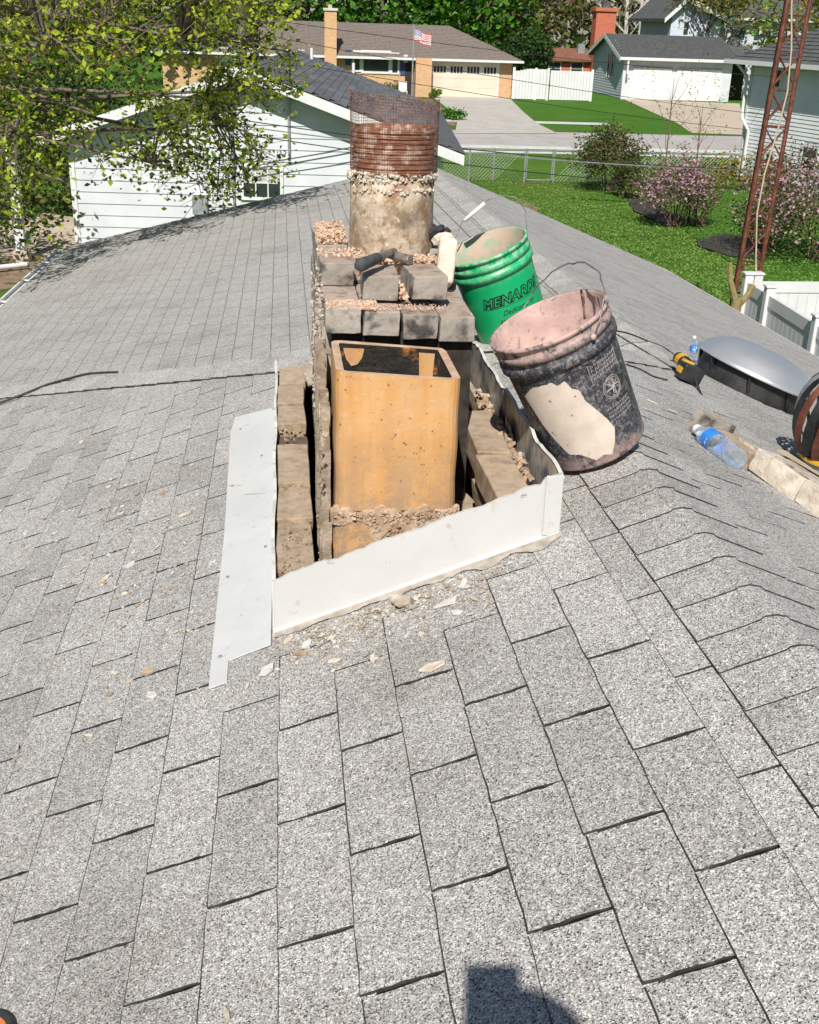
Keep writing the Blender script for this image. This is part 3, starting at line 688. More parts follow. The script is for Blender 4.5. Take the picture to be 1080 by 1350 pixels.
#@@CHIMNEY
# ================================================================== the half dismantled chimney
rc = random.Random(21)
def sample_brick(seed, l=.2, w=.097, h=.066, mats=('brick',), jit=.0025):
    mb = MB(); rd = random.Random(seed)
    mb.box((-w / 2, -l / 2, -h / 2), (w / 2, l / 2, h / 2), jit=jit, rnd=rd)
    bm = bmesh.new(); vs = [bm.verts.new(v) for v in mb.v]
    for f in mb.f: bm.faces.new([vs[i] for i in f])
    bmesh.ops.subdivide_edges(bm, edges=list(bm.edges), cuts=3, use_grid_fill=True)
    for v in bm.verts:
        e_ = sum(1 for c_, d_ in zip(v.co, (w / 2, l / 2, h / 2)) if abs(abs(c_) - d_) < .006)
        k_ = (.0, .0007, .0022, .0045)[min(e_, 3)]; v.co *= 1 - (rd.random() * k_ * 14 if e_ > 1 else 0) * .5; v.co += Vector((rd.uniform(-1, 1), rd.uniform(-1, 1), rd.uniform(-1, 1))) * .0008
    bmesh.ops.bevel(bm, geom=[e for e in bm.edges if e.calc_face_angle(0) > 1.0], offset=.0018, segments=1, affect='EDGES')
    me = bpy.data.meshes.new('brick'); bm.to_mesh(me); bm.free()
    for m in mats: me.materials.append(M[m])
    return me
BG = [sample_brick(s) for s in range(4)]; BB = [sample_brick(s + 9, mats=('brickb',), jit=.004) for s in range(4)]
ch = Thing('chimney', 'half dismantled brick chimney with an open clay liner and white flashing round its base', 'chimney', (.3, 3.3, -1.25), 'A')
def brick(cx, cy, cz, rz=0, me=None, sx=1, sy=1, sz=1, name='brick', par=None, label=None, tilt=0):
    m = Matrix.Translation((cx, cy, cz)) @ Matrix.Rotation(rz, 4, 'Z') @ Matrix.Rotation(tilt, 4, 'X') @ Matrix.Diagonal((sx, sy, sz, 1))
    return ch.inst(name, me or rc.choice(BG), m, par, label)
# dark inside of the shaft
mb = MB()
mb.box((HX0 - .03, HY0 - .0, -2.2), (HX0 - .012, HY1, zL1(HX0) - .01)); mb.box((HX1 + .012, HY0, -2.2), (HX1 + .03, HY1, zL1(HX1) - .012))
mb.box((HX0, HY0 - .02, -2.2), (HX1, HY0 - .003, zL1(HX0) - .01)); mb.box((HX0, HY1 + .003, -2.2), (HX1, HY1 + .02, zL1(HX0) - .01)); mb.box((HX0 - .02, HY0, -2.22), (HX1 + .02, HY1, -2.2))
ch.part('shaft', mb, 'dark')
# row of four and the row behind it
zt, zb = -.640, -.705
x0, x1 = .103, .517; w = (x1 - x0) / 4
for j, (yy, ln) in enumerate(((3.085, 1.0), (3.29, 1.0))):
    for i in range(4):
        if j == 1 and i == 0: pass
        tl = -.0075 * i
        brick(x0 + w * (i + .5), yy + rc.uniform(-.004, .004), (zt + zb) / 2 + tl, rc.uniform(-.015, .015), BG[(i + j) % 4])
# body under it: stretchers on the left and right, headers in front kept sooty
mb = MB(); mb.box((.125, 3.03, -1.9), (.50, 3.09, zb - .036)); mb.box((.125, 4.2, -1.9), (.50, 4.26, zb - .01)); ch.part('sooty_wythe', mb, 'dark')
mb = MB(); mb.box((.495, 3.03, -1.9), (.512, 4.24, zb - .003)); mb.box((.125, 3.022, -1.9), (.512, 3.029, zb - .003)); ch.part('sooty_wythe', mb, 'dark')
for k in range(9):
    z = zb - .040 - k * .073
    for i in range(6):
        y = 3.10 + i * .212 + (.1 if k % 2 else 0)
        if y > 4.25: continue
        brick(.1215 + rc.uniform(-.003, .003), y + .04, z, rc.uniform(-.02, .02), rc.choice(BG), .40)
mb = MB()
def lumps(mb, boxlo, boxhi, n, s0, s1, rd, mi=0):
    for _ in range(n):
        c = Vector([rd.uniform(a, b) for a, b in zip(boxlo, boxhi)]); s = rd.uniform(s0, s1)
        R = Matrix.Rotation(rd.uniform(0, 6), 3, (rd.random(), rd.random(), rd.random() + .1))
        pts = []
        for sx in (-1, 1):
            for sy in (-1, 1):
                for sz in (-1, 1): pts.append(c + R @ Vector((sx * s * rd.uniform(.3, 1), sy * s * rd.uniform(.3, 1), sz * s * rd.uniform(.2, .7))))
        mb.add(pts, [(0, 1, 3, 2), (4, 6, 7, 5), (0, 4, 5, 1), (2, 3, 7, 6), (0, 2, 6, 4), (1, 5, 7, 3)], mi)
mb.box((.106, 3.045, -1.4), (.140, 4.24, zb - .004)); lumps(mb, (.099, 2.99, -.75), (.103, 3.6, -.60), 90, .002, .007, rc); lumps(mb, (.098, 3.05, -1.2), (.103, 4.1, -.72), 260, .002, .009, rc)
ch.part('mortar', mb, 'mortar')
# thin mortar slab beside the liner
mb = MB(); seg = 26
for s in range(seg):
    y0 = 2.56 + s * (3.05 - 2.56) / seg; y1 = 2.56 + (s + 1) * (3.05 - 2.56) / seg; jx = rc.uniform(-.004, .004)
    ztp = -1.18 + min(1, (y0 - 2.56) / .16) * .34 + rc.uniform(-.01, .01) + max(0, (y0 - 2.74) / .31) * .12
    mb.box((.083 + jx, y0, -1.8), (.106 + jx, y1 + .004, ztp))
lumps(mb, (.081, 2.60, -1.25), (.086, 3.0, -.86), 160, .0015, .006, rc)
ch.part('mortar_slab', mb, 'mortard')
# upper course pieces that are still bedded, round the flue
for (cx, cy, rz) in ((.148, 3.93, .02), (.150, 3.72, .0), (.47, 3.66, .05), (.47, 3.87, .0), (.255, 4.0, 1.57), (.40, 4.02, 1.57)):
    brick(cx, cy, -.607, rz, rc.choice(BG))
for (cx, cy, rz) in ((.15, 3.50, 0), (.150, 3.71, 0), (.15, 3.92, .02), (.47, 3.5, 0), (.47, 3.71, 0), (.47, 3.92, 0), (.37, 3.5, 0), (.25, 3.5, 0), (.3, 3.72, 0), (.4, 3.95, 0), (.25, 3.95, 0)):
    brick(cx, cy, -.675, rz, rc.choice(BG))
# orange liner
def liner(x0, x1, y0, y1, ztl, ztr, zb, name, wall=.020, rr=.028, mats='clay rim soot'):
    mb = MB(); n = 5
    def loop(o, z):
        pts = []
        for (cx, cy, a0) in ((x0 + rr, y0 + rr, 180), (x1 - rr, y0 + rr, 270), (x1 - rr, y1 - rr, 0), (x0 + rr, y1 - rr, 90)):
            for i in range(n):
                a = rad(a0 + 90 * i / (n - 1)); R = max(rr - o, .006)
                pts.append((cx + math.cos(a) * R + (0 if rr > o else 0), cy + math.sin(a) * R, z))
        if o >= rr:
            pts = [(min(max(p[0], x0 + o), x1 - o), min(max(p[1], y0 + o), y1 - o), p[2]) for p in pts]
        return pts
    k = 4 * n; nz = 14; rings = []
    def ztop(p): return ztl + (ztr - ztl) * (p[0] - x0) / (x1 - x0)
    for i in range(nz + 1):
        L = []
        for p in loop(0, 0):
            z = zb + (ztop(p) - zb) * i / nz; L.append((p[0] + .0012 * math.sin(z * 40 + p[0] * 30), p[1] + .0012 * math.sin(z * 31), z + (rc.uniform(-.0015, .0015) if i == nz else 0)))
        rings.append(L)
    vs = [p for L in rings for p in L]
    mb.add(vs, [(i * k + j, i * k + (j + 1) % k, (i + 1) * k + (j + 1) % k, (i + 1) * k + j) for i in range(nz) for j in range(k)], 0)
    inn = [(p[0], p[1], ztop(p) - .001) for p in loop(wall, 0)]; inb = [(p[0], p[1], zb) for p in inn]; out = rings[-1]
    mb.add(out + inn, [(j, (j + 1) % k, (j + 1) % k + k, j + k) for j in range(k)], 1)
    mb.add(inn + inb, [(j, (j + 1) % k, (j + 1) % k + k, j + k) for j in range(k)], 2)
    mb.add(inb, [tuple(range(k))], 2)
    return mb
lo = ch.part('flue_liner', liner(.118, .420, 2.600, 2.915, -.706, -.727, -1.062, 'x'), 'clay rim soot', smooth=False)
mb = MB(); mb.prism([(.150, 2.8935, -.722), (.205, 2.8935, -.724), (.200, 2.8935, -.748), (.188, 2.8935, -.765), (.172, 2.8935, -.770), (.158, 2.8935, -.752)], (0, -.0015, 0)); ch.part('clay_patch', mb, 'clay', lo)
mb = MB(); mb.prism([(.350, 2.8935, -.734), (.392, 2.8935, -.737), (.388, 2.8935, -.80), (.390, 2.8935, -.85), (.356, 2.8935, -.86), (.352, 2.8935, -.79)], (0, -.0015, 0)); ch.part('clay_patch', mb, 'clay', lo)
ch.part('flue_liner', liner(.110, .425, 2.596, 2.92, -1.075, -1.075, -2.0, 'x'), 'clay rim soot', label='lower clay liner section under the mortar joint')
mb = MB()
n = 64; top_ = []; bot_ = []
for i in range(n + 1):
    x = .106 + .322 * i / n; w_ = .006 + .012 * (0.5 + .5 * math.sin(i * .37)) + (.045 if .30 < i / n < .95 else 0) * (.6 + .4 * math.sin(i * .33)) + rc.uniform(0, .005)
    top_.append((x, 2.5915 + rc.uniform(-.001, .001), -1.060 + rc.uniform(-.002, .003) + .008 * math.sin(i * .31) + .004 * math.sin(i * .83))); bot_.append((x, 2.5925 + rc.uniform(-.001, .001), -1.078 - w_))
for i in range(n): mb.quad(bot_[i], bot_[i + 1], top_[i + 1], top_[i]); a_, b_ = top_[i], top_[i + 1]; mb.quad(a_, b_, (b_[0], 2.602, b_[2] + .004), (a_[0], 2.602, a_[2] + .004))
for i in range(150):
    t = rc.random() ** 1.3; x = .20 + .21 * rc.random(); lumps(mb, (x, 2.590, -1.07 - .08 * t), (x + .01, 2.593, -1.06 - .08 * t), 1, .0015, .006, rc)
for i in range(110): x = rc.uniform(.108, .425); lumps(mb, (x, 2.588, -1.082), (x, 2.594, -1.060), 1, .002, .007, rc)
ch.part('mortar_joint', mb, 'mortarb')
# left outer wythe: brown bricks lying along the flashing
ypx = [750, 684, 640, 584]
zw = -1.165
pts = [AZ(390, q, zw).y for q in ypx]
def wy(y0, y1, me='b', dz=0, sl=0):
    m = rc.choice(BB); brick(.020 + rc.uniform(-.003, .003), (y0 + y1) / 2, zw - .033 + dz, rc.uniform(-.012, .012), m, .96, (y1 - y0 - .010) / .2, 1, tilt=sl)
wy(pts[0], pts[1], dz=-.008); wy(pts[1], pts[2]); wy(pts[2], pts[3], dz=.003)
yb = pts[3]
o = brick(.022, yb + .075, zw - .055, 0, sample_brick(77, mats=('brickd',)), .96, .62, 1, label='dark glazed brick end in the left wythe')
y = yb + .16
for ln in (.22, .27, .26): wy(y, y + ln, dz=.012); y += ln
mb = MB(); mb.box((-.028, 2.44, -1.9), (.062, 4.4, zw - .068)); lumps(mb, (-.02, 2.45, zw - .010), (.06, 3.4, zw - .004), 170, .0015, .006, rc, 1); lumps(mb, (-.015, 2.45, zw - .012), (.055, 4.2, zw - .004), 70, .003, .011, rc, 0); lumps(mb, (-.02, 3.4, zw), (.05, 4.3, zw + .008), 30, .002, .006, rc, 1)
for yy in pts[:3] + [yb + .16, yb + .38, yb + .65]: lumps(mb, (-.02, yy - .008, zw - .02), (.062, yy + .008, zw - .004), 16, .002, .007, rc, 1)
ch.part('mortar_bed', mb, 'mortard brickb')
# right inner wythe: a broken two brick slab
brick(.552, 2.66, -1.03, .02, BB[0], 1.02, 1.6, 1, tilt=.01); brick(.558, 3.02, -1.025, -.03, BB[1], 1.0, 1.9, 1.05)
brick(.560, 2.72, -1.115, .05, BB[2], .9, 1.7, 1); brick(.575, 3.05, -1.12, 0, BB[3], .9, 1.8, 1)
brick(.475, 2.56, -1.20, .5, BB[3], .5, .5, 1.4, tilt=.5); brick(.505, 3.0, -1.24, .2, BB[1], .8, 1.2, 1); brick(.54, 2.6, -1.25, 0, BB[2], 1.1, 1, 1)
mb = MB(); lumps(mb, (.605, 2.62, -1.03), (.618, 3.45, -.985), 160, .006, .014, rc); mb.box((.608, 2.6, -1.9), (.619, 4.3, -1.03)); ch.part('mortar_ridge', mb, 'mortarb')
mb = MB(); x = .621
for i in range(34):
    y = 2.50 + i * .03; zz = -1.0 + .03 * rc.random() + .02 * math.sin(i * .9)
    mb.add([(x, y, -1.3), (x + .001, y + .032, -1.3), (x + .004 * rc.random(), y + .03, zz + rc.uniform(0, .03)), (x, y, zz)], [(0, 1, 2, 3)])
ch.part('torn_counterflashing', mb, 'galv')
# flashing
def jag(t, rd, base): return base + .003 * math.sin(t * 37) + .0015 * math.sin(t * 91 + 1) + rd.uniform(-.002, .002)
rf = random.Random(3)
mb = MB(); n = 66; top = []; X0, X1, Y0 = -.0395, .640, 2.418
for i in range(n + 1):
    x = X0 + (X1 - X0) * i / n; top.append((x, jag(x, rf, zL1(x) + .146) + (.012 if i > n - 5 else 0)))
def wob(x): return .0025 * math.sin(x * 9)
for i in range(n):
    (xa, za), (xb, zb2) = top[i], top[i + 1]
    a0, b0 = zL1(xa) + .012, zL1(xb) + .012
    ya, yb_ = Y0 - wob(xa), Y0 - wob(xb)
    mb.add([(xa, ya, a0), (xb, yb_, b0), (xb, yb_, zb2), (xa, ya, za), (xa, ya + .003, a0), (xb, yb_ + .003, b0), (xb, yb_ + .003, zb2), (xa, ya + .003, za)], [(0, 1, 2, 3), (5, 4, 7, 6)], 0)
    mb.add([(xa, ya - .001, za), (xb, yb_ - .001, zb2), (xb, yb_ + .004, zb2), (xa, ya + .004, za)], [(0, 1, 2, 3)], 1)
    # small kick at the foot
    k = .016
    mb.add([(xa, ya, a0), (xb, yb_, b0), (xb, yb_ - k, zL1(xb) + .007), (xa, ya - k, zL1(xa) + .007), (xb, yb_ - k, zL1(xb) + .001), (xa, ya - k, zL1(xa) + .001)], [(1, 0, 3, 2), (2, 3, 5, 4)], 0)
ff = ch.part('front_flashing', mb, 'whitef whiterag', smooth=False)
mb = MB()
for i in range(5):      # curled paint along the torn top
    x = rf.uniform(X0 + .005, X1 - .005); z = zL1(x) + .141 + rf.uniform(-.006, .003); s = rf.uniform(.004, .012)
    mb.add([(x - s, Y0 - .003, z - s * .4), (x + s, Y0 - .004, z - s * rf.uniform(0, .4)), (x + s * .5, Y0 - .004 - rf.uniform(.001, .006), z + s * rf.uniform(.3, .8)), (x - s * .6, Y0 - .003 - rf.uniform(0, .006), z + s * .5)], [(0, 1, 2, 3)])
ch.part('peeling_paint', mb, 'whiterag', ff, kind='stuff')
mb = MB(); mb.box((.600, Y0 - .0075, zL1(.6) + .014), (.641, Y0 - .0035, zL1(.62) + .158)); bevel(ch.part('corner_strip', mb, 'whitef', ff), .0015)
# strip of old sealant and exposed shingle edge below it
mb = MB(); E1 = []; E2 = []
for i in range(91):
    x = -.036 + .676 * i / 90; w2 = .012 + .010 * math.sin(i * .21) ** 2 + (.022 if i > 55 else 0) * (.5 + .5 * math.sin(i * .4)) + .006 * rf.random(); E1.append((x, Y0 - .014, zL1(x) + .0105)); E2.append((x, Y0 - .016 - w2, zL1(x) + .0072 + rf.uniform(0, .0012)))
for i in range(90): mb.quad(E2[i], E2[i + 1], E1[i + 1], E1[i])
ch.part('sealant', mb, 'caulk')
# side upstands
def upstand(x, y0, y1, zbase, h, name, mats, t=.003, rd=rf):
    mb = MB(); n = 60; P0 = []
    for i in range(n + 1): y = y0 + (y1 - y0) * i / n; P0.append((y, zbase + h + .005 * math.sin(y * 23) + rd.uniform(-.004, .004)))
    for i in range(n):
        (ya, za), (yb2, zb2) = P0[i], P0[i + 1]; wa = .002 * math.sin(ya * 11); wb = .002 * math.sin(yb2 * 11)
        mb.add([(x + wa, ya, zbase), (x + wb, yb2, zbase), (x + wb, yb2, zb2), (x + wa, ya, za)], [(0, 3, 2, 1)], 0)
        mb.add([(x + wa + t, ya, zbase), (x + wb + t, yb2, zbase), (x + wb + t, yb2, zb2), (x + wa + t, ya, za)], [(0, 1, 2, 3)], 2)
        mb.add([(x + wa - .002, ya, za), (x + wb - .002, yb2, zb2), (x + wb + t + .004, yb2, zb2 + .001), (x + wa + t + .004, ya, za + .001)], [(0, 1, 2, 3)], 1)
    mb.add([(x, y0, zbase), (x + t, y0, zbase), (x + t, y0, P0[0][1]), (x, y0, P0[0][1])], [(0, 1, 2, 3)], 0)
    return ch.part(name, mb, mats)
upstand(-.0395, 2.418, 4.42, zL1(-.0395) - .005, .150, 'side_flashing', 'white whiterag white')
upstand(.6365, 2.418, 4.42, zL1(.6365) - .004, .152, 'side_flashing', 'sheet whiterag white')
mb = MB(); mb.prism([(-.038, 4.42, zL1(-.038)), (.636, 4.42, zL1(.636)), (.636, 4.42, zL1(.636) + .13), (-.038, 4.42, zL1(-.038) + .09)], (0, .004, 0)); ch.part('back_flashing', mb, 'mortar')
# pan lying on the shingles left of the chimney
def on1(x, y, d=0.): d3 = ray(x, y); nn = Vector((-s37, 0, c37)); return d3 * ((-1.2116 + d) / d3.dot(nn))
pp = [on1(275, 907, .010), on1(299, 899, .010), on1(301, 870, .010), on1(357, 849, .010), Vector((-.041, 3.4, 0)), on1(362, 542, .010), on1(357, 538, .010), on1(310, 550, .010), on1(304, 570, .01), on1(296, 700, .011)]
pp[4] = Vector((-.041, 3.4, zL1(-.041) + .0106)); pp = [Vector((min(p.x, -.0405), p.y, p.z)) for p in pp]
mb = MB(); mb.prism(pp[::1], Vector((-s37, 0, c37)) * .003)
pan = ch.part('flashing_pan', mb, 'white')
mb = MB(); 
for a, b_ in (((322, 652), (350, 650)), ((300, 640), (318, 640))):
    q0, q1 = on1(*a, .0115), on1(*b_, .0115); mb.tube([q0, q1], .0012, 4)
ch.part('seam', mb, 'caulk', pan)
for (px_, py_) in ((290, 865), (300, 760), (306, 640), (317, 565), (345, 600), (350, 720)):
    q = on1(px_, py_, .0137); mb = MB(); mb.lathe([(0, .0018), (.004, .001), (.005, 0)], 10, 0, frameM(q, Vv1, U1, N1)); ch.part('nail', mb, 'galv', pan)
# round flue tile, rusty sleeve, wire mesh
FX, FY = .337, 3.62
mb = MB(); mb.lathe([(.131, -.600), (.132, -.52), (.130, -.44), (.131, -.362), (.112, -.362), (.112, -.7)], 56, 0, Matrix.Translation((FX, FY, 0)))
ft = ch.part('flue_tile', mb, 'flue', smooth=True)
mb = MB()
for i in range(460):
    a = rc.uniform(0, 2 * math.pi); rr_ = .130 + rc.uniform(-.006, .006); c = (FX + rr_ * math.cos(a), FY + rr_ * math.sin(a)); z = -.358 + rc.uniform(-.008, .016)
    lumps(mb, (c[0] - .003, c[1] - .003, z), (c[0] + .003, c[1] + .003, z), 1, .003, .008, rc)
for i in range(60):
    a = rc.uniform(math.pi * 1.1, math.pi * 1.9); c = (FX + .132 * math.cos(a), FY + .132 * math.sin(a)); z = -.385 - rc.random() * .015; lumps(mb, (c[0], c[1], z), (c[0], c[1], z), 1, .003, .007, rc)
ch.part('mortar_collar', mb, 'mortarl', ft)
mb = MB(); prof = [(.124, -.350)]; zz = -.345
for i in range(9):
    prof += [(.124, zz), (.130, zz + .003), (.1305, zz + .009), (.124, zz + .0125)]; zz += .0145
prof += [(.124, zz + .004), (.121, zz + .004), (.121, -.6)]
tm = Matrix.Translation((FX + .003, FY, 0))
mb.lathe(prof, 64, 0, tm); ch.part('rusty_sleeve', mb, 'rust', ft, smooth=False)
mb = MB(); zs = -.35; ze = -.130; nv = 104; nh = 27; Rm = .1335
def tiltz(a, z): return z + .010 * max(0, (z + .25) / .12) * -math.cos(a)
for i in range(nv):
    a = 2 * math.pi * i / nv + rc.uniform(-.006, .006); ex = rc.uniform(-.004, .012)
    mb.tube([(FX + .003 + Rm * math.cos(a), FY + Rm * math.sin(a), zs), (FX + .003 + (Rm + .002) * math.cos(a), FY + (Rm + .002) * math.sin(a), tiltz(a, ze + ex))], .00065, 3, cap=False)
for j in range(nh):
    z = zs + (ze - zs) * j / (nh - 1)
    mb.tube([(FX + .003 + (Rm + .001 + rc.uniform(-.0006, .0006)) * math.cos(t), FY + (Rm + .001) * math.sin(t), tiltz(t, z) + rc.uniform(-.0008, .0008)) for t in [2 * math.pi * q / 48 for q in range(49)]], .00065, 3, cap=False)
for j in range(260):      # frayed rusty top edge
    a = rc.uniform(0, 2 * math.pi); z = tiltz(a, ze) + rc.uniform(-.032, .004); c = Vector((FX + .003 + (Rm + .002) * math.cos(a), FY + (Rm + .002) * math.sin(a), z))
    mb.tube([c, c + Vector((rc.uniform(-.006, .006), rc.uniform(-.006, .006), rc.uniform(-.004, .007)))], .0011, 3, cap=False)
ch.part('wire_mesh', mb, 'rustwire', ft)
# crumbs over the brick tops
mb = MB()
lumps(mb, (.11, 2.985, zt), (.25, 3.10, zt + .002), 520, .001, .0042, rc); lumps(mb, (.25, 3.0, zt - .004), (.44, 3.07, zt - .002), 160, .001, .003, rc); lumps(mb, (.312, 3.10, zt), (.342, 3.35, zt + .02), 60, .003, .009, rc)
lumps(mb, (.105, 3.63, -.573), (.20, 4.0, -.545), 800, .001, .0062, rc); lumps(mb, (.10, 3.4, -.573), (.24, 3.55, -.568), 90, .002, .006, rc)
lumps(mb, (.22, 3.44, -.60), (.47, 3.5, -.576), 420, .001, .007, rc); lumps(mb, (.50, 3.0, zt - .03), (.515, 3.4, zt - .02), 12, .002, .004, rc)
tag(single('mortar_crumbs', mb, 'crumb', 'pinkish mortar crumbs and grit on the brick tops of the chimney', 'rubble', (.3, 3.1, zt), 'A'), kind='stuff')
#@@ITEMS
# ================================================================== things lying on the chimney and roof
def loose(cx, cy, cz, rz, label, sx=1, sy=1, sz=1, rx=0):
    o = newobj('brick', rc.choice(BG), None, RA4 @ Matrix.Translation((cx, cy, cz)) @ Matrix.Rotation(rz, 4, 'Z') @ Matrix.Rotation(rx, 4, 'X') @ Matrix.Diagonal((sx, sy, sz, 1)))
    return tag(o, label, 'brick', 'loose bricks on top of the chimney')
loose(.152, 3.405, -.606, .0, 'loose grey brick at the left corner of the chimney top, left of the hammer handle', 1.02, 1.05, 1)
loose(.266, 3.195, -.606, -.03, 'middle loose grey brick, right of the hammer handle', 1, 1.02, 1)
loose(.394, 3.205, -.604, .06, 'right hand loose grey brick, its front standing over a dark gap', 1, 1.1, .98)
# hammer
a = AZ(470, 352, -.535); b = AZ(512, 334, -.545)
ham = Thing('hammer', 'short handled hammer with black rubber grip lying across the loose bricks', 'hammer', (.25, 3.2, -.56), 'A')
h0_, h1_ = A(474, 350, 3.06), A(520, 331, 3.32)
mb = MB(); d = (h1_ - h0_); mb.tube([h0_, h0_ + d * .04, h0_ + d * .3, h0_ + d * .5, h0_ + d * .52], [.015, .0185, .0165, .0155, .012], 14)
ham.part('grip', mb, 'grip', smooth=True)
mb = MB(); mb.tube([h0_ + d * .5, h0_ + d * 1.0], [.011, .010], 10); ham.part('handle', mb, 'tool_steel')
hA, hB = A(503, 333, 3.34), A(541, 343, 3.27)
mb = MB(); mb.tube([hA, hA + (hB - hA) * .45, hA + (hB - hA) * .55, hB], [.010, .013, .015, .016], 8); bevel(ham.part('head', mb, 'tool_steel'), .002)
# tan lump and black rag behind
def rock(c, s, seed, sub=2):
    bm = bmesh.new(); bmesh.ops.create_icosphere(bm, subdivisions=sub, radius=1); rd = random.Random(seed)
    for v in bm.verts:
        q = v.co.copy(); k = 1 + .22 * math.sin(q.x * 3 + seed) * math.cos(q.y * 4 + seed * 2) + rd.uniform(-.10, .10)
        v.co = Vector((c[0] + q.x * s[0] * k, c[1] + q.y * s[1] * k, c[2] + q.z * s[2] * k))
    m = MB(); bm.verts.index_update(); m.v = [tuple(v.co) for v in bm.verts]; m.f = [tuple(v.index for v in f.verts) for f in bm.faces]; m.m = [0] * len(m.f); bm.free(); return m
c = A(588, 343, 3.36)
mb = MB(); Rm4 = Matrix.Translation(c) @ Matrix.Rotation(.15, 4, 'Y') @ Matrix.Rotation(-.5, 4, 'X')
mb.box((-.026, -.030, -.075), (.026, .030, .065), mat=Rm4, jit=.007, rnd=rc)
o = bevel(single('brick_fragment', mb, 'mortarl', 'pale tan brick fragment leaning upright between chimney and green bucket', 'brick', c, 'A'), .012, 3)
m = rock(A(585, 316, 3.46), (.035, .03, .022), 4); single('mortar_lump', m, 'mortarl', 'knobbly tan mortar lump above the pale brick fragment', 'rubble', A(585, 316, 3.46), 'A')
m = rock(A(574, 306, 3.58), (.04, .04, .022), 8, 3)
m.v = [(x + .006 * math.sin(z * 400 + y * 90), y, z + .006 * math.sin(x * 260)) for x, y, z in m.v]
single('rag', m, 'hair', 'crumpled black rag behind the round flue', 'rag', A(574, 306, 3.58), 'A')
# ---- buckets
def bucket_frame(base, ax):
    z = Vector(ax).normalized(); x = Vector((1, 0, 0)); x = (x - z * x.dot(z)).normalized(); y = z.cross(x); return frameM(base, x, y, z)
def bucket(name, label, base, ax, mats, S_=1.0):
    t = Thing(name, label, 'bucket', base, 'A', 'work buckets beside the chimney')
    Bm = bucket_frame(base, ax); t.root.matrix_basis = RA4 @ Bm; WM[t.root.name] = RA4 @ Bm
    def part(nm, mb, ms, parent=None, smooth=True, label=None, kind=None):
        o = newobj(nm, mesh_from(mb, nm, ms.split(), smooth=smooth), parent or t.root, RA4 @ Bm)
        if label: o['label'] = label
        return o
    return t, part, Bm
H = .375
def body_profile():
    return [(.0, .004), (.118, .004), (.128, .0), (.132, .006), (.1335, .03), (.145, .285), (.1455, .290), (.1545, .293), (.1550, .312), (.147, .315), (.1475, .326), (.1535, .329), (.1540, .343), (.1485, .346), (.149, .362), (.1565, .366), (.1565, .374), (.150, .375)]
def inner_profile(f=.02):
    return [(.150, .375), (.1455, .370), (.1425, .285), (.130, f), (.0, f)]
bb, bp, BBm = bucket('bucket', 'black bucket splashed with pink mortar leaning on the white flashing corner', (.818, 2.775, -.950), (-.481, -.057, 1), None)
mb = MB(); mb.lathe(body_profile(), 72); body = bp('body', mb, 'bbucket')
mb = MB(); mb.lathe([(.150, .375), (.1455, .370), (.141, .25), (.12, .236), (.06, .232), (0, .234)], 64); bp('inside', mb, 'pink', body)
mb = MB()
rd = random.Random(2)
for i in range(26):
    a = rd.uniform(0, 6.28); q = rd.uniform(.0, .018); lumps(mb, (q * math.cos(a) - .01, q * math.sin(a) + .05, .234), (q * math.cos(a) - .01, q * math.sin(a) + .05, .24), 1, .002, .006, rd)
bp('debris', mb, 'crumb', body)
def on_cyl(ang, z, off=.0008):
    r = .1335 + (z - .03) * (.145 - .1335) / .255 + off; return Vector((r * math.cos(ang), r * math.sin(ang), z))
# pale dried patch, camera side
def patch(mb, outline, off=.0012, nu=26, nv=26):
    """outline: list of (angle deg, z) polygon; filled by small cells"""
    A0 = min(p[0] for p in outline); A1 = max(p[0] for p in outline); Z0 = min(p[1] for p in outline); Z1 = max(p[1] for p in outline)
    def inside(a, z):
        c = False; n = len(outline)
        for i in range(n):
            (x1_, y1_), (x2_, y2_) = outline[i], outline[(i + 1) % n]
            if (y1_ > z) != (y2_ > z) and a < (x2_ - x1_) * (z - y1_) / (y2_ - y1_) + x1_: c = not c
        return c
    for i in range(nu):
        for j in range(nv):
            a0, a1 = A0 + (A1 - A0) * i / nu, A0 + (A1 - A0) * (i + 1) / nu; z0, z1 = Z0 + (Z1 - Z0) * j / nv, Z0 + (Z1 - Z0) * (j + 1) / nv
            if inside((a0 + a1) / 2, (z0 + z1) / 2): mb.quad(on_cyl(rad(a0), z0, off), on_cyl(rad(a1), z0, off), on_cyl(rad(a1), z1, off), on_cyl(rad(a0), z1, off))
mb = MB(); patch(mb, [(206, .235), (222, .262), (246, .268), (250, .255), (258, .262), (262, .235), (268, .225), (270, .19), (284, .12), (289, .085), (284, .05), (276, .02), (268, .03), (258, .022), (244, .05), (232, .055), (222, .10), (214, .15)], nu=110, nv=110)
bp('dried_patch', mb, 'patch', body)
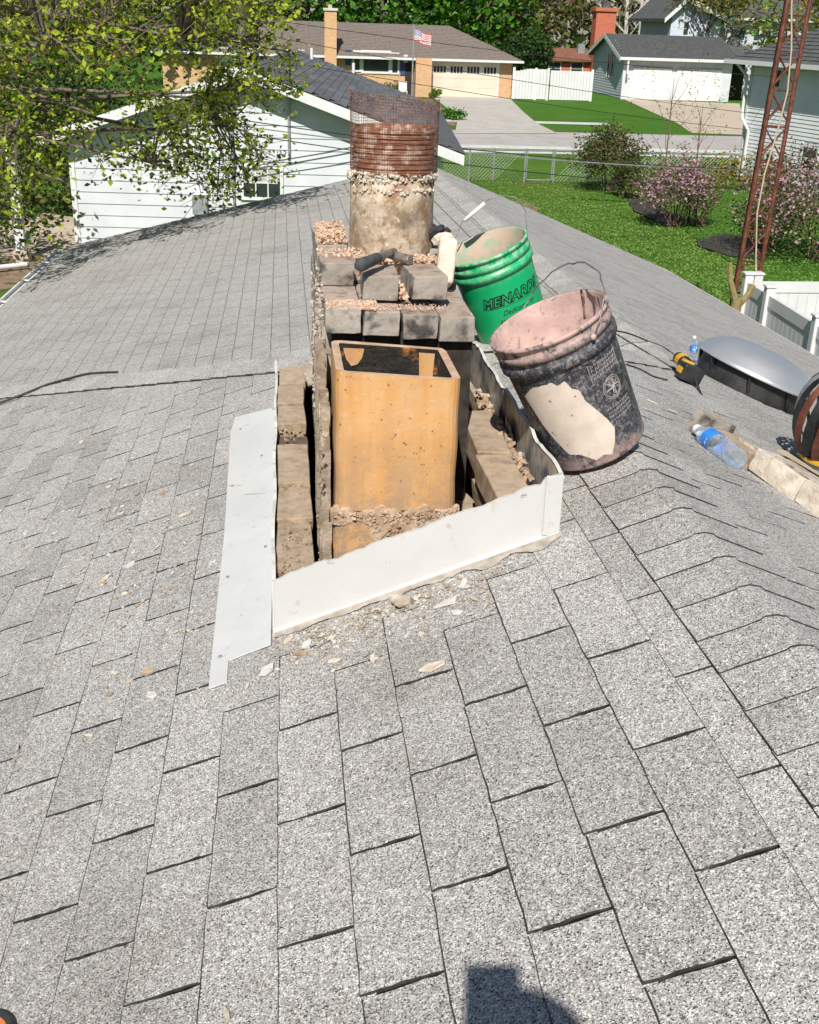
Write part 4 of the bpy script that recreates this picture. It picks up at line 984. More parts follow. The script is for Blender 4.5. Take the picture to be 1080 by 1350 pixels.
# scratched round emblem and scribble lines on the right flank
mb = MB(); ca, cz, R0 = 303, .185, .030
def cyl_line(pts, r=.0007, mi=0):
    mb.tube([on_cyl(rad(a), z, .0006) for a, z in pts], r, 4, mi, cap=False)
rr0 = .14
for R_ in (.030, .0255): cyl_line([(ca + math.degrees(R_ * math.cos(t) / rr0), cz + R_ * math.sin(t)) for t in [k * 6.2832 / 30 for k in range(31)]])
rd = random.Random(6)
for k in range(10):
    t = rd.uniform(0, 6.28); t2_ = t + rd.uniform(1, 3); cyl_line([(ca + math.degrees(.022 * math.cos(t) / rr0), cz + .022 * math.sin(t)), (ca + rd.uniform(-3, 3), cz + rd.uniform(-.006, .006)), (ca + math.degrees(.022 * math.cos(t2_) / rr0), cz + .022 * math.sin(t2_))])
for row in range(4):
    z = .262 - row * .011
    for k in range(9):
        a0 = 286 + k * 4.0 + rd.uniform(-.4, .4); cyl_line([(a0, z), (a0 + .4, z + .007), (a0 + 1.8, z + .006), (a0 + 2.2, z)], .0006)
for s0, s1 in (((283, .218), (283, .270)), ((283, .270), (322, .270)), ((322, .270), (322, .226)), ((283, .218), (322, .226))): cyl_line([s0, s1], .0007)
for row in range(4):
    z = .135 - row * .011
    for k in range(10):
        a0 = 288 + k * 3.6; cyl_line([(a0, z + .001), (a0 + 1, z + .005), (a0 + 2.2, z)], .0005)
bp('scratched_emblem', mb, 'scratch', body)
# wire bail standing up, hooked at the ears
def bail(ears, apex, name, part, body, mat='wire', kink=True, r=.0021):
    e0, e1 = [Vector(e) for e in ears]; ap = Vector(apex); pts = []
    mid = (e0 + e1) / 2
    for i in range(25):
        t = i / 24; s = math.sin(math.pi * t) ** .75
        p = e0.lerp(e1, .5 - .5 * math.cos(math.pi * t)) + (ap - mid) * s
        pts.append(p + Vector((.003 * math.sin(i * 1.9), .003 * math.sin(i * 1.3), .002 * math.sin(i * 2.3))))
    mb = MB(); mb.tube(pts, r, 7); return part(name, mb, mat, None), pts
inv = BBm.inverted()
ear1 = Vector((.158 * math.cos(rad(298)), .158 * math.sin(rad(298)), .335)); ear2 = Vector((.158 * math.cos(rad(118)), .158 * math.sin(rad(118)), .335))
# apex aimed where the photograph has it, at a hand's height over the rim
ap = inv @ A(770, 345, 2.62)
hb, pts = bail((ear1, ear2), inv @ A(763, 346, 2.80), 'wire_handle', bp, body)
for e in (ear1, ear2): mb = MB(); mb.lathe([(0, -.003), (.008, -.003), (.0085, 0), (.006, .003), (0, .004)], 12, 0, Matrix.Translation(e) @ Vector((e.x, e.y, 0)).to_track_quat('Z', 'Y').to_matrix().to_4x4()); bp('handle_ear', mb, 'pink')
mb = MB(); mb.tube([inv @ p for p in (A(770, 400, 2.66), A(769, 392, 2.66), A(766, 382, 2.67), A(770, 408, 2.655), A(771, 421, 2.65))], .0028, 6); bp('hook', mb, 'rustwire')
# green bucket
gb, gpart, GBm = bucket('bucket', 'green bucket with black lettering and white handle grip behind the chimney', (.868, 4.131, -.985), (-.417, -.115, 1), None)
mb = MB(); mb.lathe(body_profile(), 72); gbody = gpart('body', mb, 'green')
mb = MB(); mb.lathe(inner_profile(.12), 64); gpart('inside', mb, 'greenin', gbody)
ginv = GBm.inverted()
e1_ = Vector((-.152, .02, .335)); e2_ = Vector((.150, .03, .335))
hb2, pts = bail((e1_, e2_), ginv @ A(648, 262, 4.15), 'wire_handle', gpart, gbody, r=.0018)
gw = min(range(len(pts)), key=lambda i: abs(i - 10)); mb = MB(); mb.tube([ginv @ A(612, 291, 4.12), ginv @ A(639, 268, 4.13)], .0075, 12); gpart('handle_grip', mb, 'gripw', hb2)
def text_on(part, body, s, size, ang, z, off, mat, shear=.2, rot=0, offset=0., name='lettering', spacing=1.0, ext=.0):
    cu = bpy.data.curves.new('t', 'FONT'); cu.body = s; cu.size = size; cu.shear = shear; cu.offset = offset; cu.align_x = 'CENTER'; cu.space_character = spacing; cu.resolution_u = 3; cu.extrude = ext
    to = bpy.data.objects.new('t', cu); COL.objects.link(to); bpy.context.view_layer.update()
    dg = bpy.context.evaluated_depsgraph_get(); me = bpy.data.meshes.new_from_object(to.evaluated_get(dg)); bpy.data.objects.remove(to); bpy.data.curves.remove(cu)
    bm = bmesh.new(); bm.from_mesh(me)
    bmesh.ops.triangulate(bm, faces=bm.faces[:])
    long = [e for e in bm.edges if e.calc_length() > size * .25]
    if long: bmesh.ops.subdivide_edges(bm, edges=long, cuts=2)
    cr, sr = math.cos(rot), math.sin(rot)
    for v in bm.verts:
        x, y = v.co.x * cr - v.co.y * sr, v.co.x * sr + v.co.y * cr
        v.co = on_cyl(rad(ang) + x / .141, z + y, off + v.co.z)
    bm.to_mesh(me); bm.free(); me.materials.clear(); me.materials.append(M[mat])
    o = newobj(name, me, body, WM[body.name]); return o
cg = 281
text_on(gpart, gbody, 'MENARDS', .049, cg, .192, .0010, 'letter', .35, rad(1), .0040, 'lettering', 1.12)
text_on(gpart, gbody, 'MENARDS', .049, cg, .192, .0020, 'green', .35, rad(1), -.0004, 'lettering', 1.12)
text_on(gpart, gbody, 'Dedicated to', .027, cg + 4, .150, .0010, 'letter', .5, rad(1), 0., 'lettering', .95)
text_on(gpart, gbody, 'service & quality', .027, cg + 3, .122, .0010, 'letter', .5, rad(1), 0., 'lettering', .95)
mb = MB(); mb.tube([on_cyl(rad(cg + a), .183, .0006) for a in range(-44, 45, 4)], .0007, 4, cap=False); gpart('underline', mb, 'letter', gbody)
# ---- helpers on the right slope
NR = Vector((SR, 0, 1)).normalized()
def onR(x, y, d=0):
    dd = ray(x, y); q0 = Vector((0, 0, -.600)) + NR * d; return dd * (q0.dot(NR) / dd.dot(NR))
def on1p(x, y, d=0): return on1(x, y, d)
# cables
def cable(ptsA, r, label, mat='rubber'):
    mb = MB(); P_ = [Vector(p) for p in ptsA]; out = []
    for i in range(len(P_) - 1):
        p0 = P_[max(i - 1, 0)]; p1_, p2_ = P_[i], P_[i + 1]; p3_ = P_[min(i + 2, len(P_) - 1)]
        for k in range(8):
            t = k / 8; out.append(.5 * ((2 * p1_) + (-p0 + p2_) * t + (2 * p0 - 5 * p1_ + 4 * p2_ - p3_) * t * t + (-p0 + 3 * p1_ - 3 * p2_ + p3_) * t ** 3))
    out.append(P_[-1]); mb.tube(out, r, 6)
    return single('cable', mb, mat, label, 'cable', P_[0], 'A', smooth=True)
cable([onR(812, 436, .012), onR(830, 440, .012), onR(855, 450, .012), onR(875, 458, .012), onR(895, 472, .012)], .004, 'upper black cable running from the black bucket to the cordless tool')
cable([onR(812, 440, .012), onR(840, 457, .012), onR(870, 475, .012), onR(890, 487, .012), onR(910, 500, .012)], .0035, 'lower black cable running from the black bucket to the cordless tool')
cable([onR(825, 480, .010), onR(845, 487, .01), onR(862, 496, .01), onR(880, 501, .01)], .003, 'short loose piece of black cable lying between bucket and vent')
cable([on1(-40, 545, .02), on1(20, 524, .02), on1(60, 508, .022), on1(95, 498, .03), on1(120, 492.5, .035), on1(155, 490.5, .032)], .0065, 'black cable lying across the hip on the left')
# ---- attic vent dome
vc = onR(984, 514, 0) 
vent = Thing('attic_vent', 'low round attic vent with a silver dome over a black collar', 'roof vent', vc, 'A')
def slopeF(c): x = Vector((1, 0, -SR)).normalized(); y = Vector((0, 1, 0)); return frameM(c, x, y, NR)
VF = slopeF(vc)
mb = MB(); mb.lathe([(.0, .001), (.31, .001), (.308, .006), (.275, .010), (.270, .105), (.0, .105)], 56, 0, VF); vent.part('collar', mb, 'black')
mb = MB(); mb.lathe([(.306, .094), (.312, .096), (.313, .103), (.300, .116), (.275, .152), (.23, .185), (.165, .207), (.09, .217), (.0, .220)], 64, 0, VF); vent.part('dome', mb, 'silver', smooth=True)
mb = MB(); mb.lathe([(.304, .096), (.0, .102)], 48, 0, VF); vent.part('dome_underside', mb, 'black')
for k in range(8):
    a = k * .785 + .3; c = VF @ Vector((.275 * math.cos(a), .275 * math.sin(a), .055)); mb = MB(); mb.box((-.008, -.008, -.04), (.008, .008, .04), mat=Matrix.Translation(c)); vent.part('bracket', mb, 'blackm')
# ---- turbine ventilator at the right edge
tc = onR(1105, 632, 0)
tv = Thing('turbine_vent', 'rusty black turbine ventilator on a grey base at the right edge', 'roof vent', tc, 'A')
base = tc; gc = base + Vector((-.02, .0, .225))
mb = MB(); mb.lathe([(.20, -.03), (.2, .002), (.14, .01), (.135, .085), (.125, .085), (.125, -.05)], 40, 0, frameM(base, (1, 0, 0), (0, 1, 0), (0, 0, 1))); tv.part('base', mb, 'galv')
mb = MB(); mb.lathe([(.137, .078), (.150, .080), (.150, .092), (.137, .094)], 40, 0, Matrix.Translation(base), closed=True); tv.part('lower_ring', mb, 'yellow', label='rust yellow ring under the vanes')
R_g = .172
for k in range(20):
    a = 2 * math.pi * k / 20; mb = MB(); L = []; Rr = []
    for i in range(13):
        t = -1.05 + 2.3 * i / 12; rr_ = R_g * math.cos(t * .82); z = .178 * math.sin(t); tw_ = .25 * t
        L.append(gc + Vector((rr_ * math.cos(a + tw_), rr_ * math.sin(a + tw_), z))); b2 = a + tw_ + .17; Rr.append(gc + Vector(((rr_ - .012) * math.cos(b2), (rr_ - .012) * math.sin(b2), z)))
    mb.add(L + Rr, [(i, i + 1, i + 14, i + 13) for i in range(12)]); o = tv.part('vane', mb, ('rustr', 'blackm', 'rustr', 'galv', 'blackm')[k % 5])
mb = MB(); mb.lathe([(.0, .180), (.06, .178), (.075, .168), (.0, .166)], 24, 0, Matrix.Translation(gc)); tv.part('crown_cap', mb, 'blackm')
mb = MB(); mb.tube([base, gc + Vector((0, 0, .17))], .008, 8); mb.lathe([(.0, -.13), (.10, -.12), (.10, .10), (0, .11)], 20, 0, Matrix.Translation(gc)); tv.part('shaft', mb, 'black')
# ---- bottles
def bottle(label, p0, p1, frame_up, upright=False):
    p0, p1 = Vector(p0), Vector(p1); z = (p1 - p0).normalized(); x = Vector(frame_up); x = (x - z * x.dot(z)).normalized(); Fm = frameM(p0, x, z.cross(x), z); L = (p1 - p0).length
    t = Thing('water_bottle', label, 'bottle', p0, 'A', 'clear plastic water bottles')
    k = L / .205 * (.82 if not upright else 1); prof = [(0, .004), (.022, .0), (.031, .006)]
    q_ = L / .205 / k
    for i in range(7): prof += [(.0325, .014 + i * .011), (.0305, .0195 + i * .011)]
    prof += [(.0325, .095), (.0325, .140), (.030, .155), (.020, .175), (.0125, .186), (.0125, .196)]
    mb = MB(); mb.lathe([(r * k, z * k * q_) for r, z in prof], 28, 0, Fm); b_ = t.part('body', mb, 'pet', smooth=True)
    mb = MB(); mb.lathe([(.0331 * k, .100 * k * q_), (.0331 * k, .138 * k * q_)], 28, 0, Fm); t.part('label', mb, 'bluelab', smooth=True)
    mb = MB(); mb.lathe([(.0145 * k, .188 * k * q_), (.0145 * k, .203 * k * q_), (0, .204 * k * q_)], 20, 0, Fm); t.part('cap', mb, 'gripw')
    mb = MB(); mb.lathe([(0, .007 * k), (.0295 * k, .009 * k), (.0295 * k, .085 * k), (0, .085 * k)], 20, 0, Fm); t.part('water', mb, 'pet') if upright else None
bottle('clear water bottle with blue label lying on its side by the masonry strip', onR(974, 608, .030), onR(918, 565, .030), NR)
bottle('upright clear water bottle with blue label beside the silver vent', onR(914, 482, .0), onR(914, 482, 0) + Vector((-.012, .0, .150)), (1, 0, 0))
# ---- cordless tool
c0 = onR(905, 488, .045); tl = Thing('cordless_tool', 'black and yellow cordless tool lying between cable and vent', 'power tool', c0, 'A')
ax = (onR(935, 510, .05) - onR(885, 470, .05)).normalized(); zz_ = NR; yy_ = zz_.cross(ax); TF = frameM(c0, ax, yy_, zz_)
mb = MB(); mb.tube([TF @ Vector(p) for p in ((-.14, 0, .02), (-.11, 0, .022), (-.03, 0, .018))], [.026, .030, .030], 12); tl.part('motor_housing', mb, 'black', smooth=True)
mb = MB(); mb.tube([TF @ Vector(p) for p in ((-.155, 0, .02), (-.138, 0, .02))], [.018, .027], 12); mb.tube([TF @ Vector(p) for p in ((-.10, 0, .022), (-.06, 0, .02))], [.0315, .0315], 12); tl.part('chuck', mb, 'yellow')
mb = MB(); mb.tube([TF @ Vector(p) for p in ((-.05, 0, .01), (.0, -.01, .012), (.05, -.02, .015))], [.024, .019, .021], 10); tl.part('handle', mb, 'black')
mb = MB(); mb.box((.03, -.06, -.03), (.115, .035, .035), mat=TF); bevel(tl.part('battery', mb, 'black'), .006)
mb = MB(); mb.box((.045, -.063, -.01), (.10, -.0605, .015), mat=TF); mb.box((-.02, -.032, -.02), (.0, .02, .04), mat=TF); tl.part('trim', mb, 'yellow')
mb = MB(); mb.tube([TF @ Vector(p) for p in ((.11, 0, 0), (.17, .01, -.03), (.25, .0, -.04))], .005, 6); tl.part('strap', mb, 'rubber')
# ---- strip of mortared bricks on the right slope
s0 = onR(902, 566); s1_ = onR(1085, 690)
st = Thing('masonry_strip', 'strip of bricks still mortared together lying on the right slope', 'masonry', s0, 'A')
d = (s1_ - s0); L = d.length; d.normalize(); e = NR.cross(d); e = e if e.x > 0 else -e; SFm = frameM(s0, e, d, NR) if e.cross(d).dot(NR) > 0 else frameM(s0, -e, d, NR)
sg = 1 if e.cross(d).dot(NR) > 0 else -1
yy = 0; kk = 0
for ln, mt_, w_ in ((.10, 'brick', .11), (.20, 'brickb', .12), (.21, 'mortarl', .15), (.21, 'mortarl', .19), (.21, 'mortarl', .22), (.21, 'mortarl', .24)):
    me = sample_brick(60 + kk, ln - .008, w_, .075, (mt_,), .004); m = SFm @ Matrix.Translation((sg * w_ / 2, yy + ln / 2, .042 if kk != 1 else .020)) @ Matrix.Rotation(rc.uniform(-.02, .02), 4, 'Z'); st.inst('brick', me, m); yy += ln; kk += 1
mb = MB(); mb.box((.02 * sg, .36, .078), (.16 * sg, yy - .05, .088), mat=SFm, jit=.004, rnd=rc); mb.box((.05 * sg, .18, .05), (.13 * sg, .42, .066), mat=SFm, jit=.005, rnd=rc); st.part('mortar', mb, 'mortar')
mb = MB(); mb.box((.09 * sg, .30, .089), (.12 * sg, .48, .096), mat=SFm, jit=.004, rnd=rc); st.part('board', mb, 'stake', label='thin orange brown splinter of board on the mortar')
# ---- chips of paint and mortar lying on the shingles
def chip_mesh(seed, r, t):
    rd = random.Random(seed); n = rd.choice((4, 5, 5, 6)); mb = MB(); pts = []
    el = rd.uniform(.35, .9)
    for i in range(n): a = 2 * math.pi * (i + rd.uniform(-.3, .3)) / n; q = r * rd.uniform(.6, 1); pts.append(Vector((q * math.cos(a), q * el * math.sin(a), t + rd.uniform(-.3, .6) * t)))
    mb.prism(pts, (0, 0, t)); return mb
chips = []
for nm, mt_ in (('w', 'whiterag'), ('t', 'mortarl'), ('b', 'brickb')):
    chips.append([mesh_from(chip_mesh(s + ord(nm), .0155, .0022), 'chip', [mt_]) for s in range(4)])
cr = random.Random(8)
spots = []
for px, py, kind, sc_ in ((108, 583, 1, 1.3), (152, 622, 0, 1.), (147, 632, 0, .9), (143, 642, 0, .8), (166, 640, 1, 1), (160, 664, 2, .9), (152, 672, 0, 1.2), (158, 678, 0, .9), (180, 652, 2, .7), (215, 650, 2, 1.1), (253, 613, 0, 1.), (233, 700, 2, .6), (262, 704, 2, .7), (246, 678, 1, 1.4), (172, 745, 0, 1.1), (165, 746, 0, .8), (186, 752, 2, .7), (140, 763, 1, 1.6), (134, 768, 2, 1), (164, 783, 1, .8), (181, 798, 2, .8), (281, 741, 0, .8), (263, 810, 2, .7), (250, 832, 1, .8), (34, 703, 0, .9), (38, 743, 0, .7), (73, 703, 0, .6), (136, 704, 0, .6), (196, 886, 2, 1.2), (200, 917, 0, 1.1), (152, 888, 1, .8), (118, 970, 1, .9), (24, 985, 1, .8), (22, 1000, 2, .8), (352, 884, 0, 1.3), (326, 906, 1, .8), (104, 885, 0, .6), (86, 882, 0, .5), (250, 640, 0, .5), (210, 620, 0, .5), (396, 862, 2, 1.3), (404, 850, 0, 1.0), (380, 845, 1, 1.0), (590, 796, 0, 2.0), (602, 808, 0, .9), (536, 838, 0, .7), (556, 836, 0, .7), (625, 790, 1, .9), (612, 770, 0, 1.3), (566, 785, 2, .7), (640, 800, 1, .8), (440, 872, 1, 1.), (570, 880, 1, 1.8), (492, 1010 - 140, 1, 1.2), (300, 1338, 1, 1.0), (270, 925, 0, .5)):
    spots.append((px, py, kind, sc_))
lab = {0: 'small white flake of peeled paint lying on the grey shingles', 1: 'small tan flake of mortar lying on the grey shingles', 2: 'small brown chip of brick lying on the grey shingles'}
grp = {0: 'white paint flakes scattered on the roof', 1: 'tan mortar flakes scattered on the roof', 2: 'brown brick chips scattered on the roof'}
nmz = {0: 'paint_flake', 1: 'mortar_flake', 2: 'brick_chip'}
def put_chip(px, py, kind, sc_):
    p = on1(px, py, .0065); sc_ *= 1.3; R3 = frameM(p, Vv1, U1, N1) @ Matrix.Rotation(cr.uniform(0, 6.28), 4, 'Z') @ Matrix.Rotation(cr.uniform(-.12, .12), 4, 'X') @ Matrix.Diagonal((sc_, sc_, sc_, 1))
    own = {(590, 796): 'largest white paint shard, lying below the middle of the front flashing', (602, 808): 'small white shard just below the largest one in front of the chimney', (612, 770): 'white shard touching the foot of the front flashing', (352, 884): 'white paint shard beside the foot of the flashing pan', (196, 886): 'long brown chip alone to the left of the foot of the flashing pan', (200, 917): 'white shard below the long brown chip', (570, 880): 'broad tan mortar flake farthest down in front of the chimney', (246, 678): 'broad reddish tan flake close to the left edge of the flashing pan', (108, 583): 'tan flake nearest the hip on the left slope', (24, 985): 'tan flake near the left edge of the picture', (22, 1000): 'brown chip near the left edge of the picture', (300, 1338): 'tan flake at the very bottom of the picture', (140, 763): 'long tan flake on the left slope', (253, 613): 'white flake beside the upper half of the flashing pan', (215, 650): 'dark brown oval chip left of the flashing pan', (38, 743): 'white flake at the far left of the scattered debris'}.get((px, py))
    o = newobj(nmz[kind], cr.choice(chips[kind]), None, RA4 @ R3); tag(o, own or lab[kind], nmz[kind].split('_')[1], None if own else grp[kind])
for s in spots: put_chip(*s)
for _ in range(0):
    px = cr.gauss(190, 70); py = cr.gauss(720, 95)
    if px > 285 or px < 0 or py < 520 or py > 900: continue
    put_chip(px, py, cr.choice((0, 1, 1, 2)), cr.uniform(.25, .6))
mb = MB()
for _ in range(430):
    px, py = (cr.gauss(170, 75), cr.gauss(710, 95)) if _ % 5 else (cr.uniform(380, 690), 0)
    if py == 0: py = 838 - (px - 362) * .34 + abs(cr.gauss(0, 22)) + 10
    if px < 0 or (268 < px < 362 and py < 905) or py < 500: continue
    m2 = chip_mesh(cr.randrange(999), cr.uniform(.004, .0125), .0015); q = frameM(on1(px, py, .0072), Vv1, U1, N1) @ Matrix.Rotation(cr.uniform(0, 6), 4, 'Z') @ Matrix.Rotation(cr.uniform(-.2, .2), 4, 'X'); b0 = len(mb.v)
    mb.v += [tuple(q @ Vector(v)) for v in m2.v]; mb.f += [tuple(j + b0 for j in f) for f in m2.f]; mb.m += [cr.choice((0, 1, 2, 3, 0))] * len(m2.f)
for _ in range(1700):
    u = cr.random()
    if u < .45: px, py = cr.gauss(470, 90), 0; py = 838 - (px - 362) * .34 + abs(cr.gauss(0, 26)) + 6
    elif u < .6: px, py = cr.uniform(220, 290), cr.uniform(620, 880)
    else: px, py = cr.gauss(170, 90), cr.gauss(720, 110)
    if px < 0 or (272 < px < 362 and py < 905) or py < 520: continue
    if px > 362 and py < 838 - (px - 362) * .34 + 4: continue
    p = on1(px, py, .0065); s = cr.uniform(.0008, .0030) * (1.25 if u < .45 else 1); q = frameM(p, Vv1, U1, N1) @ Matrix.Rotation(cr.uniform(0, 6), 4, 'Z')
    mb.box((-s, -s * .7, -.001), (s, s * .7, s * .5), cr.choice((0, 0, 0, 1, 2, 3)), mat=q, jit=s * .3, rnd=cr)
tag(single('roof_grit', mb, 'caulk whiterag mortarl brickb', 'fine grit and mortar dust scattered over the shingles by the chimney', 'rubble', on1(400, 860), 'A'), kind='stuff')
p = on1(530, 792, .018); single('mortar_clod', rock(p, (.026, .022, .014), 13), 'mortar', 'grey clod of old mortar below the front flashing', 'rubble', p, 'A')
for k, (px, py) in enumerate(((860, 530), (888, 543))):
    p = onR(px, py, .008); o = newobj('mortar_flake', chips[1][k], None, RA4 @ frameM(p, Vv3, U3, N3) @ Matrix.Diagonal((1.6, 1.6, 1, 1))); tag(o, 'tan flake on the right slope, the one %s the silver vent' % ('farther from', 'nearer to')[k], 'flake')
#@@PERSON
# ================================================================== the photographer (casts the shadow at the bottom)
sdir_ = Vector((.174, .757, -.757)).normalized()
ph = Thing('phone', 'dark phone held up in front of the photographer', 'phone', (0, -.01, 0), 'A')
cx_ = Vector((r_.x, f_.x, -g_.x)); cy_ = -Vector((r_.y, f_.y, -g_.y)); cz_ = -Vector((r_.z, f_.z, -g_.z))
PF = frameM((0, 0, 0), cx_, cy_, cz_)
mb = MB(); mb.box((-.038, -.135, .004), (.038, .020, .013), mat=PF); bevel(ph.part('body', mb, 'black'), .003)
mb = MB(); mb.lathe([(.006, .0035), (.009, .0035), (.009, .004)], 20, 0, PF, closed=True); ph.part('lens_ring', mb, 'blackm')
Sp = on1(697, 1458); head = Sp - sdir_ * 2.02
per = Thing('person', 'photographer in grey shirt and jeans crouching on the roof behind the phone', 'person', (head.x, head.y - .35, -1.25), 'A')
def skinned(chain, edges, name, mat, parent=None, sub=1):
    me = bpy.data.meshes.new(name); me.from_pydata([tuple(Vector(c[:3]) - per.o) for c in chain], edges, []); me.materials.append(M[mat])
    o = newobj(name, me, parent or per.root, per.F @ Matrix.Translation(per.o))
    sk = o.modifiers.new('Skin', 'SKIN'); sk.use_smooth_shade = True
    for i, c in enumerate(chain): me.skin_vertices[0].data[i].radius = (c[3], c[4] if len(c) > 4 else c[3])
    me.skin_vertices[0].data[0].use_root = True
    sb = o.modifiers.new('Subdivision', 'SUBSURF'); sb.levels = sub; sb.render_levels = sub
    return o
hx, hy, hz = head
def rz_(x): return zL1(x) if x < RID else zR(x)
pelv = (hx - .02, hy - .36, -.66)
# torso + limbs: one continuous body; kneeling on the right knee, left foot forward-left
T_ = [(*pelv, .135, .11), (hx - .01, hy - .27, -.48, .125, .10), (hx, hy - .16, hz - .42, .15, .105), (hx, hy - .08, hz - .24, .10, .08), (hx, hy - .02, hz - .13, .055, .055),
      (hx - .17, hy - .10, hz - .25, .06), (hx - .22, hy + .02, hz - .46, .046), (-.056, -.06, -.115, .034),
      (hx + .17, hy - .10, hz - .25, .06), (hx + .22, hy + .02, hz - .46, .046), (.084, -.06, -.12, .034),
      (hx - .12, hy - .36, -.70, .095), (hx - .26, hy + .02, -.78, .07), (hx - .28, hy - .06, rz_(hx - .28) + .10, .045),
      (hx + .10, hy - .36, -.70, .095), (hx + .16, hy - .02, rz_(hx + .16) + .10, .068), (hx + .16, hy - .44, rz_(hx + .16) + .07, .045)]
E_ = [(0, 1), (1, 2), (2, 3), (3, 4), (3, 5), (5, 6), (6, 7), (3, 8), (8, 9), (9, 10), (0, 11), (11, 12), (12, 13), (0, 14), (14, 15), (15, 16)]
skinned(T_, E_, 'body', 'shirt')
skinned([(*pelv, .142, .118), T_[11][:3] + (.102,), T_[12][:3] + (.076,), T_[13][:3] + (.052,), T_[14][:3] + (.102,), T_[15][:3] + (.074,), T_[16][:3] + (.052,)], [(0, 1), (1, 2), (2, 3), (0, 4), (4, 5), (5, 6)], 'jeans', 'jeans')
bm = bmesh.new(); bmesh.ops.create_uvsphere(bm, u_segments=28, v_segments=20, radius=1)
for v in bm.verts:
    q = v.co.copy(); w_ = 1 - .18 * max(0, -q.z); fy = .105 * (1 + .06 * max(0, q.y) * (1 - abs(q.z)))
    nose = .022 * math.exp(-((q.x / .16) ** 2 + ((q.z + .12) / .22) ** 2)) if q.y > .5 else 0
    eye = -.008 * (math.exp(-(((abs(q.x) - .36) / .16) ** 2 + ((q.z - .05) / .12) ** 2))) if q.y > .4 else 0
    mouth = -.004 * math.exp(-((q.x / .3) ** 2 + ((q.z + .48) / .05) ** 2)) if q.y > .4 else 0
    v.co = Vector((hx + q.x * .078 * w_, hy + q.y * fy * w_ + nose + eye + mouth, hz + q.z * .118))
m = MB(); bm.verts.index_update(); m.v = [tuple(v.co) for v in bm.verts]; m.f = [tuple(v.index for v in f.verts) for f in bm.faces]; m.m = [0] * len(m.f); bm.free()
hd_ = per.part('head', m, 'skin', smooth=True)
mb = MB()
for s in (-1, 1): mb.lathe([(0, -.004), (.018, -.004), (.024, .004), (.012, .008), (0, .006)], 14, 0, frameM((hx + s * .079, hy - .005, hz - .01), (0, 1, 0), (0, 0, 1.35), (s, 0, 0)))
per.part('ear', mb, 'skin', hd_, smooth=True)
mb = MB()
for s in (-1, 1): mb.lathe([(0, .0), (.011, .0), (.011, .003), (0, .004)], 12, 0, frameM((hx + s * .030, hy + .098, hz + .006), (1, 0, 0), (0, 0, 1), (0, 1, 0)))
per.part('eye', mb, 'glass', hd_)
mb = MB(); mb.lathe([(.088, .015), (.092, .05), (.082, .098), (.05, .125), (0, .132)], 28, 0, frameM((hx, hy - .008, hz), (.93, 0, 0), (0, 1.2, 0), (0, 0, 1)))
mb.prism([(hx - .06, hy + .08, hz + .035), (hx - .05, hy + .150, hz + .025), (hx, hy + .170, hz + .023), (hx + .05, hy + .150, hz + .025), (hx + .06, hy + .08, hz + .035)], (0, 0, .004)); per.part('cap', mb, 'hair', smooth=False)
def hand(w, s, grip):
    w = Vector(w); gx = Vector(grip); root = (w.x, w.y, w.z, .026, .02)
    palm = w + (gx - w) * .55; chain = [(*w, .026, .02), (*palm, .036, .014)]; ed = [(0, 1)]
    up = cy_; inn = cx_ * (-s)
    for k in range(4):
        b0 = palm + up * (.022 - .015 * k) + (gx - w) * .25; ln = (.030, .034, .032, .025)[k]
        i = len(chain); q1_ = b0 + cz_ * -.004 + inn * -.0 + (cz_ * -.012); q1_ = b0 - cz_ * .0 + inn * .004 + cz_ * -.014
        q2_ = q1_ + inn * ln * .6 + cz_ * -.010; q3_ = q2_ + inn * ln * .6 + cz_ * .003
        chain += [(*b0, .010), (*q1_, .0095), (*q2_, .0085), (*q3_, .0075)]; ed += [(1, i), (i, i + 1), (i + 1, i + 2), (i + 2, i + 3)]
    i = len(chain); t0 = palm + cz_ * .012 - up * .005; t1_ = t0 + inn * .020 + up * .018 + cz_ * .008; t2__ = t1_ + inn * .014 + up * .020
    chain += [(*t0, .013), (*t1_, .011), (*t2__, .009)]; ed += [(1, i), (i, i + 1), (i + 1, i + 2)]
    return skinned(chain, ed, 'hand', 'skin', sub=1)
gl = PF @ Vector((-.046, -.095, .012)); gr = PF @ Vector((.046, -.095, .012))
hand((-.056, -.06, -.115), -1, gl); hand((.084, -.06, -.12), 1, gr)
mb = MB()
for (x, y, z) in (T_[13][:3], T_[16][:3]):
    gz = rz_(x); mb.box((x - .05, y - .09, gz + .008), (x + .05, y + .19, gz + .075), jit=.008, rnd=rc)
bevel(per.part('boot', mb, 'hair'), .02, 3)
# round black rimmed orange pad cropped by the lower left corner
p = on1(-38, 1388, .0)
kp = Thing('round_pad', 'black rimmed round orange pad cropped by the lower left corner', 'pad', p, 'A')
KF = frameM(p, Vv1, U1, N1)
mb = MB(); mb.lathe([(.062, .006), (.070, .012), (.074, .012), (.080, .004), (.078, .0)], 40, 0, KF); kp.part('rim', mb, 'rubber', smooth=True)
mb = MB(); mb.lathe([(.0, .008), (.063, .008)], 40, 0, KF); kp.part('disc', mb, 'orange')
